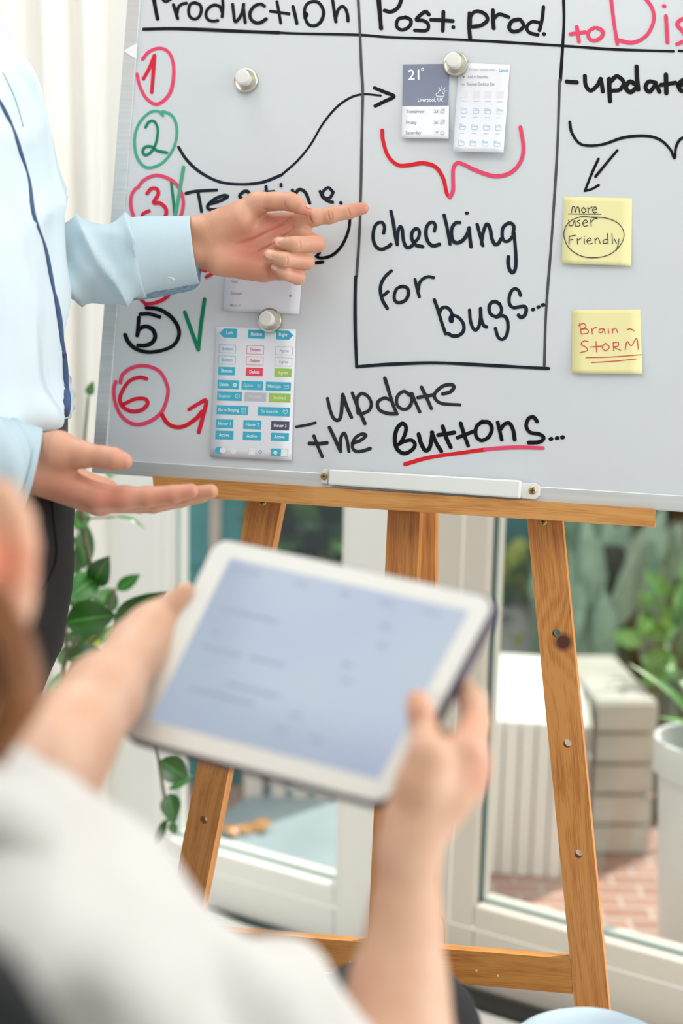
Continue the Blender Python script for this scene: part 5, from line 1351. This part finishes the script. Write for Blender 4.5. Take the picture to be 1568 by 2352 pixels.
mbx = MB(); mbx.lathe(Vector((seatc.x, seatc.y, 0)), (0, 0, 1), [(.03, .08), (.03, seatc.z - .04)], 20); mbx.build('gas_column', M_BELT, ch)
for k in range(5):
    a = 2 * pi * k / 5; d_ = Vector((cos(a), sin(a), 0)); c0 = Vector((seatc.x, seatc.y, .09))
    mbx = MB(); mbx.tube([c0, c0 + d_ * .16 + Vector((0, 0, -.01)), c0 + d_ * .29 + Vector((0, 0, -.03))], [.02, .017, .013], 10); arm_ = mbx.build('base_spoke', M_BELT, ch)
    mbx = MB(); cw = c0 + d_ * .29 + Vector((0, 0, -.063)); mbx.lathe(cw - d_.cross(Vector((0, 0, 1))) * .018, d_.cross(Vector((0, 0, 1))), [(.022, 0), (.026, .004), (.026, .032), (.022, .036)], 18); mbx.build('caster', M_BELT, arm_)
# pale blue stool at the lower right corner
sc_ = W_(1392, 2515, 1.30)
stl = thing('padded_stool', 'pale blue padded stool top at the lower right corner in front of the easel', 'stool', Vector((sc_.x, sc_.y, 0)))
mbx = MB(); mbx.lathe(Vector((sc_.x, sc_.y, sc_.z)), (0, 0, 1), [(.02, -.05), (.024, -.045), (.026, 0), (.024, .018), (.018, .028), (.008, .031)], 32); 
mbx = MB(); mbx.lathe(Vector((sc_.x, sc_.y + .06, sc_.z)), (0, 0, 1), [(.075, -.05), (.088, -.04), (.09, -.012), (.08, .008), (.06, .02), (.035, .026), (.006, .028)], 40)
mbx.build('seat_pad', cloth('pale_blue_cloth', 'a9bcc9', 'b5c6d1', .85), stl, smooth=True)
for k in range(4):
    a = pi / 4 + pi / 2 * k; d_ = Vector((cos(a), sin(a), 0)); c0 = Vector((sc_.x, sc_.y + .06, sc_.z - .05))
    mbx = MB(); mbx.tube([c0 + d_ * .065, Vector((c0.x, c0.y, 0)) + d_ * .13], .012, 12); mbx.build('leg', M_WOOD, stl)

# ================================================================== INDOOR PLANT
def leafmat(name, c1, c2, vein):
    m = mat(name, c1, .32); t = NT(m)
    sep = t.new('ShaderNodeSeparateXYZ'); t.link(t.mapped((1, 1, 1)), sep.inputs[0])
    ab = t.new('ShaderNodeMath', operation='ABSOLUTE'); t.link(sep.outputs[0], ab.inputs[0])
    n_ = t.noise(t.mapped((1, 1, 1), 'Object'), 25, 2)
    base = t.ramp(n_, [(.3, c1), (.7, c2)]); mr = t.new('ShaderNodeMapRange'); mr.inputs[1].default_value = .02; mr.inputs[2].default_value = .10; t.link(ab.outputs[0], mr.inputs[0])
    mx = t.new('ShaderNodeMix', data_type='RGBA'); mx.inputs[6].default_value = lin(vein); t.link(mr.outputs[0], mx.inputs[0]); t.link(base, mx.inputs[7]); t.link(mx.outputs[2], t.b.inputs['Base Color'])
    t.b.inputs['Subsurface Weight'].default_value = 0.0
    return m
LG = [leafmat('leaf_dark', '1d4a12', '2a5f1a', '4f8a38'), leafmat('leaf_mid', '2f6a22', '41803a', '6da35a'), leafmat('leaf_yellow', '8a9c1c', 'a0a92a', 'b9c04a'), leafmat('leaf_pale', '6f9a6a', '8db288', 'a9c6a2')]
def leaf_geo(base, tip, width, nrm, curl=.12, fold=.22, n=12):
    ax = tip - base; L = ax.length; ax.normalize(); nrm = (nrm - ax * nrm.dot(ax)).normalized(); sd_ = ax.cross(nrm)
    vs = []; uv = []; fs = []
    for i in range(n + 1):
        t = i / n; w = width / 2 * (sin(pi * min(t * 1.02, 1) ** .85) ** .8 if 0 < t < 1 else .0) * (1 - .15 * t) + .0004
        c = base + ax * (L * t) + nrm * (curl * L * sin(pi * t) * .6 - curl * L * t * t * .4)
        for s in (-1, -.5, 0, .5, 1): vs.append(c + sd_ * (w * s) + nrm * (fold * w * abs(s))); uv.append((s, t))
    for i in range(n):
        for k in range(4): fs.append([i * 5 + k, i * 5 + k + 1, (i + 1) * 5 + k + 1, (i + 1) * 5 + k])
    return vs, fs, uv
dp = 2.12
plant = thing('potted_plant', 'tall glossy green houseplant between the standing person and the window', 'plant', Vector((U(60, 1400, dp).x, U(60, 1400, dp).y, 0)))
random.seed(2)
LEAVES = [(360, 945, 520, 822, 105, 1), (335, 1075, 597, 1035, 135, 0), (590, 1105, 855, 918, 110, 0), (432, 800, 440, 555, 80, 0), (480, 880, 560, 735, 95, 0), (600, 905, 720, 828, 52, 1), (375, 820, 400, 690, 70, 0), (345, 1262, 540, 1232, 95, 0),
          (395, 1205, 610, 1125, 70, 2), (395, 600, 440, 470, 70, 1), (330, 950, 470, 960, 90, 0), (520, 1000, 555, 890, 95, 0), (575, 1020, 585, 900, 50, 1), (250, 1480, 330, 1320, 55, 3), (370, 1340, 450, 1290, 50, 0), (345, 1160, 500, 1120, 60, 1), (240, 1500, 330, 1400, 40, 1), (395, 1420, 470, 1380, 40, 2),
          (565, 335, 600, 300, 40, 1), (455, -95, 478, -165, 32, 1), (300, 700, 390, 640, 60, 0), (310, 1290, 345, 1180, 40, 1), (500, 800, 470, 900, 60, 0), (240, 1120, 350, 1180, 80, 0), (520, 1180, 590, 1090, 50, 1),
          (820, 1785, 965, 1880, 105, 0), (868, 1935, 1000, 1855, 30, 1), (872, 1955, 892, 2112, 78, 0), (858, 2085, 778, 2252, 34, 0), (885, 2100, 897, 2165, 34, 1)]
def H3(X, Y, dz=0): return U(X / 2.24, 950 + Y / 2.24, dp + dz)
k2 = mpp(dp) / 2.24
for i, (x0, y0, x1, y1, w, mi) in enumerate(LEAVES):
    dz = {0: -.06, 1: -.07, 2: -.065, 7: -.06, 4: -.03}.get(i, random.uniform(-.02, .06)); t_ = random.uniform(-.04, .04)
    v, f, uv = leaf_geo(H3(x0, y0, dz), H3(x1, y1, dz + t_), w * k2 * 1.45, -FW + RT * random.uniform(-.25, .25) + UP * random.uniform(-.1, .35), curl=random.uniform(.03, .14))
    obj('leaf', v, f, LG[mi], plant, smooth=True, uvs=uv)
v, f, uv = leaf_geo(H3(590, 530), H3(748, 582), 22 * k2, -FW + UP, curl=.25); obj('leaf', v, f, LG[1], plant, smooth=True, uvs=uv)
M_STEM = mat_noise('stem', '4d4a33', '6f6a4d', 40, .7)
pbase = Vector((plant.location.x, plant.location.y, .19))
for pts, r in (([pbase, H3(330, 1500), H3(330, 1290), H3(420, 1100), H3(470, 850), H3(430, 620), H3(420, 480)], .004), ([pbase + Vector((.02, 0, 0)), H3(350, 1400, .02), H3(520, 1120), H3(590, 900)], .0035), ([H3(330, 1290), H3(345, 1180), H3(330, 1020)], .003),
               ([H3(590, 1110), H3(700, 1350, .05), H3(790, 1650, .03), H3(812, 1760), H3(842, 1950), H3(858, 2000), H3(872, 2100)], .0025), ([H3(410, 600), H3(430, 200), H3(455, -90)], .002), ([H3(440, 540), H3(520, 535), H3(592, 531)], .0015)):
    mbx = MB(); mbx.tube(crom(pts, 6), r, 8); mbx.build('stem', M_STEM, plant, smooth=True)
mbx = MB(); mbx.lathe(Vector((plant.location.x, plant.location.y, 0)), (0, 0, 1), [(.08, 0), (.105, .17), (.115, .175), (.115, .20), (.10, .20), (.095, .18), (.02, .175)], 40); mbx.build('pot', mat('white_pot', 'e6e4de', .4), plant, smooth=False)

# ================================================================== OUTSIDE THE WINDOWS
ZG = -.04
mb = MB(); wv = [wp(-6, ZG, -.08), wp(6, ZG, -.08), wp(7, ZG, -7), wp(-6, ZG, -7)]
mb.add(wv, [[0, 1, 2, 3]])
M_BRICK = mat('brick_paving', 'b08a7c', .85); t = NT(M_BRICK)
br = t.new('ShaderNodeTexBrick'); br.inputs['Color1'].default_value = lin('b48b7c'); br.inputs['Color2'].default_value = lin('9f7566'); br.inputs['Mortar'].default_value = lin('b9aca2'); br.inputs['Scale'].default_value = 5
t.link(t.mapped((1, 1, 1), 'Object'), br.inputs[0]); t.link(br.outputs[0], t.b.inputs['Base Color'])
tag(mb.build('ground', M_BRICK), kind='structure')
def back_wall():
    mb = MB(); a, b = wp(-4, ZG, -4.2), wp(6.5, ZG, -4.2); mb.quadbox([a, b, b + Vector((0, 0, 2.3)), a + Vector((0, 0, 2.3))], NW * .15)
    tag(mb.build('garden_wall', mat_noise('dark_garden_wall', '2c3a33', '46524a', 2, .9)), kind='structure')
back_wall()
M_TEAL = mat_noise('teal_paint', '2c8287', '3a949a', 4, .5)
def vpost(name, label, cat, px0, px1, py, d, z0, z1, m, thick=.05, part=None, slats=0):
    a, b = U(px0, py, d), U(px1, py, d); a.z = b.z = 0
    root = thing(name, label, cat, Vector(((a.x + b.x) / 2, (a.y + b.y) / 2, z0)))
    dr = (b - a).normalized(); nn = Vector((-dr.y, dr.x, 0))
    mbx = MB(); q = [a + Vector((0, 0, z0)), b + Vector((0, 0, z0)), b + Vector((0, 0, z1)), a + Vector((0, 0, z1))]; mbx.quadbox(q, nn * thick)
    mbx.build(part or 'panel', m, root, bevel=.004)
    if slats:
        for k in range(slats):
            z = z0 + (z1 - z0) * (k + .5) / slats; mbx = MB(); h_ = .02
            mbx.quadbox([a + Vector((0, 0, z - h_)) - nn * .008, b + Vector((0, 0, z - h_)) - nn * .008, b + Vector((0, 0, z + h_)) - nn * .012, a + Vector((0, 0, z + h_)) - nn * .012], nn * .008); mbx.build('slat', m, root)
    return root
vpost('wooden_shutter', 'teal painted shutter panel outside seen left of the easel through the left pane', 'shutter', 405, 560, 1250, 3.3, ZG, 2.4, M_TEAL, .04, 'panel', 12)
vpost('garden_post', 'grey-brown post standing in front of the left teal shutter outside', 'post', 481, 503, 1220, 3.2, ZG, 2.4, mat_noise('weathered_wood', '9d8f86', 'b0a298', 12, .8), .06, 'post')
vpost('wooden_shutter', 'dark teal shutter panel outside beside the top of the right easel leg', 'shutter', 1150, 1262, 1250, 3.9, ZG, 2.4, mat_noise('deep_teal', '17656a', '22757a', 4, .5), .04, 'panel', 12)
def boxthing(name, label, cat, px0, px1, pyb, d, h, deep, m, part='body', yaw=0, planks=0, m2=None, zb=ZG):
    a, b = U(px0, pyb, d), U(px1, pyb, d); a.z = b.z = zb
    dr = (b - a); L = dr.length; dr.normalize(); dr = Matrix.Rotation(radians(yaw), 3, 'Z') @ dr; b = a + dr * L; nn = Vector((-dr.y, dr.x, 0))
    root = thing(name, label, cat, (a + b) / 2 + nn * deep / 2)
    up_ = Vector((0, 0, h))
    mbx = MB(); mbx.quadbox([a, b, b + up_, a + up_], nn * deep); mbx.build(part, m2 or m, root, bevel=.006)
    return root, a, b, nn, up_
r_, a, b, nn, up_ = boxthing('planter_box', 'white plank-sided garden planter box outside behind the right easel leg', 'planter', 1110, 1325, 1960, 2.95, .33, .5, mat('white_painted', 'eceae6', .6), 'body', -8)
n_ = 6
for k in range(n_):
    p = a.lerp(b, (k + .06) / n_); q = a.lerp(b, (k + .94) / n_); mbx = MB(); mbx.quadbox([p - nn * .014, q - nn * .014, q - nn * .014 + up_, p - nn * .014 + up_], nn * .013); mbx.build('plank', mat('white_painted', 'eceae6'), r_, bevel=.003)
dr = (b - a).normalized()
for k in range(5):
    z0_ = up_ * ((k + .08) / 5); z1_ = up_ * ((k + .92) / 5); p = b + dr * .014; mbx = MB(); mbx.quadbox([p + z0_, p + nn * .5 + z0_, p + nn * .5 + z1_, p + z1_], -dr * .013); mbx.build('plank', mat('grey_plank', 'b9b6ac', .7), r_, bevel=.003)
boxthing('stone_bench', 'grey stone block outside behind the white planter box', 'bench', 1135, 1300, 1640, 3.68, .38, .3, mat_noise('grey_stone', 'a2a7aa', 'b4b8ba', 6, .8), 'block', 0)
r_, a, b, nn, up_ = boxthing('slatted_bench', 'pale grey weathered slatted garden bench outside at right of the easel leg', 'bench', 1352, 1492, 1905, 3.05, .34, .35, mat_noise('pale_weathered', 'b4b1a6', 'c6c3b8', 5, .8, stretch=(1, 1, 14)), 'frame', 4)
for k in range(5):
    p0_, p1_ = up_ * ((k + .06) / 5), up_ * ((k + .94) / 5); mbx = MB(); mbx.quadbox([a + p0_ - nn * .016, b + p0_ - nn * .016, b + p1_ - nn * .012, a + p1_ - nn * .012], nn * .011); mbx.build('slat', MATS['pale_weathered'], r_, bevel=.003)
boxthing('log', 'dark fallen beam lying behind the slatted bench outside at right', 'beam', 1335, 1500, 1650, 3.6, .12, .14, mat_noise('dark_beam', '3f403b', '5a5a52', 9, .8), 'beam', 0, zb=.40)
def outpot(px, py, d, h, r, label, m):
    c = U(px, py, d); root = thing('plant_pot', label, 'pot', Vector((c.x, c.y, ZG)))
    mbx = MB(); mbx.lathe(Vector((c.x, c.y, ZG)), (0, 0, 1), [(r * .72, 0), (r * .95, h * .85), (r * 1.05, h * .86), (r * 1.05, h), (r * .95, h), (r * .9, h * .88), (.01, h * .86)], 40); mbx.build('bowl', m, root, smooth=False)
    return root, Vector((c.x, c.y, ZG + h * .86))
wpot, wtop = outpot(1620, 1900, 2.55, .42, .095, 'round white plant pot outside at the right edge', mat('white_glazed', 'd9dad8', .4))
def tuft(root, c, n, spread, length, w, mlist, seed, droop=.3, name='leaf'):
    random.seed(seed)
    for k in range(n):
        a = random.uniform(0, 2 * pi); el = random.uniform(.3, 1.3); d_ = Vector((cos(a) * cos(el), sin(a) * cos(el), sin(el))); L = length * random.uniform(.7, 1.15)
        b0 = c + Vector((cos(a), sin(a), 0)) * spread * .2; v, f, uv = leaf_geo(b0, b0 + d_ * L, w, Vector((0, 0, 1)) - FW * .4, curl=droop); obj(name, v, f, random.choice(mlist), root, smooth=True, uvs=uv)
M_BRIGHT = [leafmat('leaf_bright', '5c9440', '79ad55', '9cc57a'), leafmat('leaf_fresh', '4a7f38', '66994c', '8ab46a')]
tuft(wpot, wtop + Vector((.02, 0, .02)), 20, .08, .20, .025, M_BRIGHT, 11, .2)
# leafy shrubs: each one a thing with its own stems and foliage
def shrub(label, px, py, d, rx, rz, n, size, mats, seed, long=2.4, hang=False, name='garden_shrub'):
    random.seed(seed); c = U(px, py, d); root = thing(name, label, 'shrub', Vector((c.x, c.y, ZG)))
    mbx = [MB() for _ in mats]
    for k in range(n):
        while True:
            o_ = Vector((random.uniform(-1, 1), random.uniform(-1, 1), random.uniform(-1, 1)))
            if o_.length < 1: break
        p = c + Vector((o_.x * rx, o_.y * rx * .7, o_.z * rz))
        d_ = (o_ + Vector((0, 0, .4)) + Vector((random.uniform(-.6, .6), random.uniform(-.6, .6), random.uniform(-.6, .6)))).normalized()
        if hang: d_ = Vector((random.uniform(-.5, .5), random.uniform(-.3, .3), -1)).normalized()
        s_ = size * random.uniform(.6, 1.3); i = random.randrange(len(mats))
        v, f, uv = leaf_geo(p, p + d_ * s_ * (long / 2), s_ / (1.3 if not hang else 3.2), -FW + Vector((random.uniform(-.8, .8), 0, random.uniform(0, 1.2))), n=4); mbx[i].add(v, f, 0, uv)
    for m_, b_ in zip(mats, mbx):
        o = b_.build('foliage', m_, root, uv=True, smooth=True)
    mbt = MB()
    for k in range(5):
        e_ = c + Vector((random.uniform(-.7, .7) * rx, random.uniform(-.4, .4) * rx, random.uniform(-.2, .6) * rz)); b0 = Vector((c.x + random.uniform(-.06, .06), c.y + random.uniform(-.06, .06), ZG)); mbt.tube(crom([b0, b0.lerp(e_, .5) + Vector((random.uniform(-.08, .08), 0, 0)), e_], 5), [.014 - .0008 * i for i in range(11)], 6)
    mbt.build('stem', M_STEM, root)
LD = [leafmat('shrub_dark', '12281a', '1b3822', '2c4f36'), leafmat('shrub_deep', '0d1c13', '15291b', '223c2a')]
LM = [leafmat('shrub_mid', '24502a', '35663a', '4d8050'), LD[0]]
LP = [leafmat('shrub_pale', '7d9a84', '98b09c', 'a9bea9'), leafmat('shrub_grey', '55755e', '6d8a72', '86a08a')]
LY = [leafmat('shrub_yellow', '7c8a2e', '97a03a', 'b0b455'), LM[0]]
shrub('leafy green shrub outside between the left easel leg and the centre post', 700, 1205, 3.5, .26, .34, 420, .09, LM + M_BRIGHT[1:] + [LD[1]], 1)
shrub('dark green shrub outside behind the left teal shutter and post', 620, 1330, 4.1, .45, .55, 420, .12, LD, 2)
shrub('small yellow-green shrub outside beside the dark teal shutter', 1190, 1375, 3.7, .10, .10, 120, .06, LY, 3)
shrub('pale grey-green hanging willow foliage outside right of the easel leg', 1400, 1290, 3.6, .20, .24, 80, .26, LP, 4, 2.6, True, 'weeping_shrub')
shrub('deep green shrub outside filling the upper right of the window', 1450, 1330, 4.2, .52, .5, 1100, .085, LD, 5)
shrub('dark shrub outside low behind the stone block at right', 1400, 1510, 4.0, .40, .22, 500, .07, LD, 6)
shrub('bright green shrub outside at the right edge above the white pot', 1562, 1470, 3.2, .09, .14, 70, .055, M_BRIGHT, 7)
# pale garden posts and slab seen low through the left pane
for k, (x0, x1) in enumerate(((560, 602), (622, 655), (672, 706), (722, 790))):
    vpost('fence_post', ['leftmost', 'second', 'third', 'widest right'][k] + ' pale pinkish post of the low fence seen under the tablet', 'post', x0, x1, 1830, 3.2, ZG, .42, mat_noise('pale_post', 'd9cfca', 'e6deda', 6, .7), .05, 'post').__setitem__('group', 'pale fence posts outside')
r_, a, b, nn, up_ = boxthing('paving_slab', 'blue-grey stone slab lying outside under the tablet beyond the left pane', 'slab', 430, 830, 1960, 2.95, .05, .75, mat_noise('blue_slab', '7f9096', '92a1a6', 5, .7), 'slab', -22)
c = PZ(545, 1925, ZG + .05); root = thing('fallen_leaf', 'orange fallen leaf lying on the blue-grey slab outside', 'leaf', c)
for k in range(3):
    v, f, uv = leaf_geo(c + Vector((.02 * k, .012 * k, .004)), c + Vector((-.035 + .05 * k, .02 + .02 * k, .02)), .04, Vector((0, 0, 1)), curl=.2); obj('blade', v, f, leafmat('autumn_leaf', 'a86c28', 'bb8236', 'b9924a'), root, smooth=True, uvs=uv)
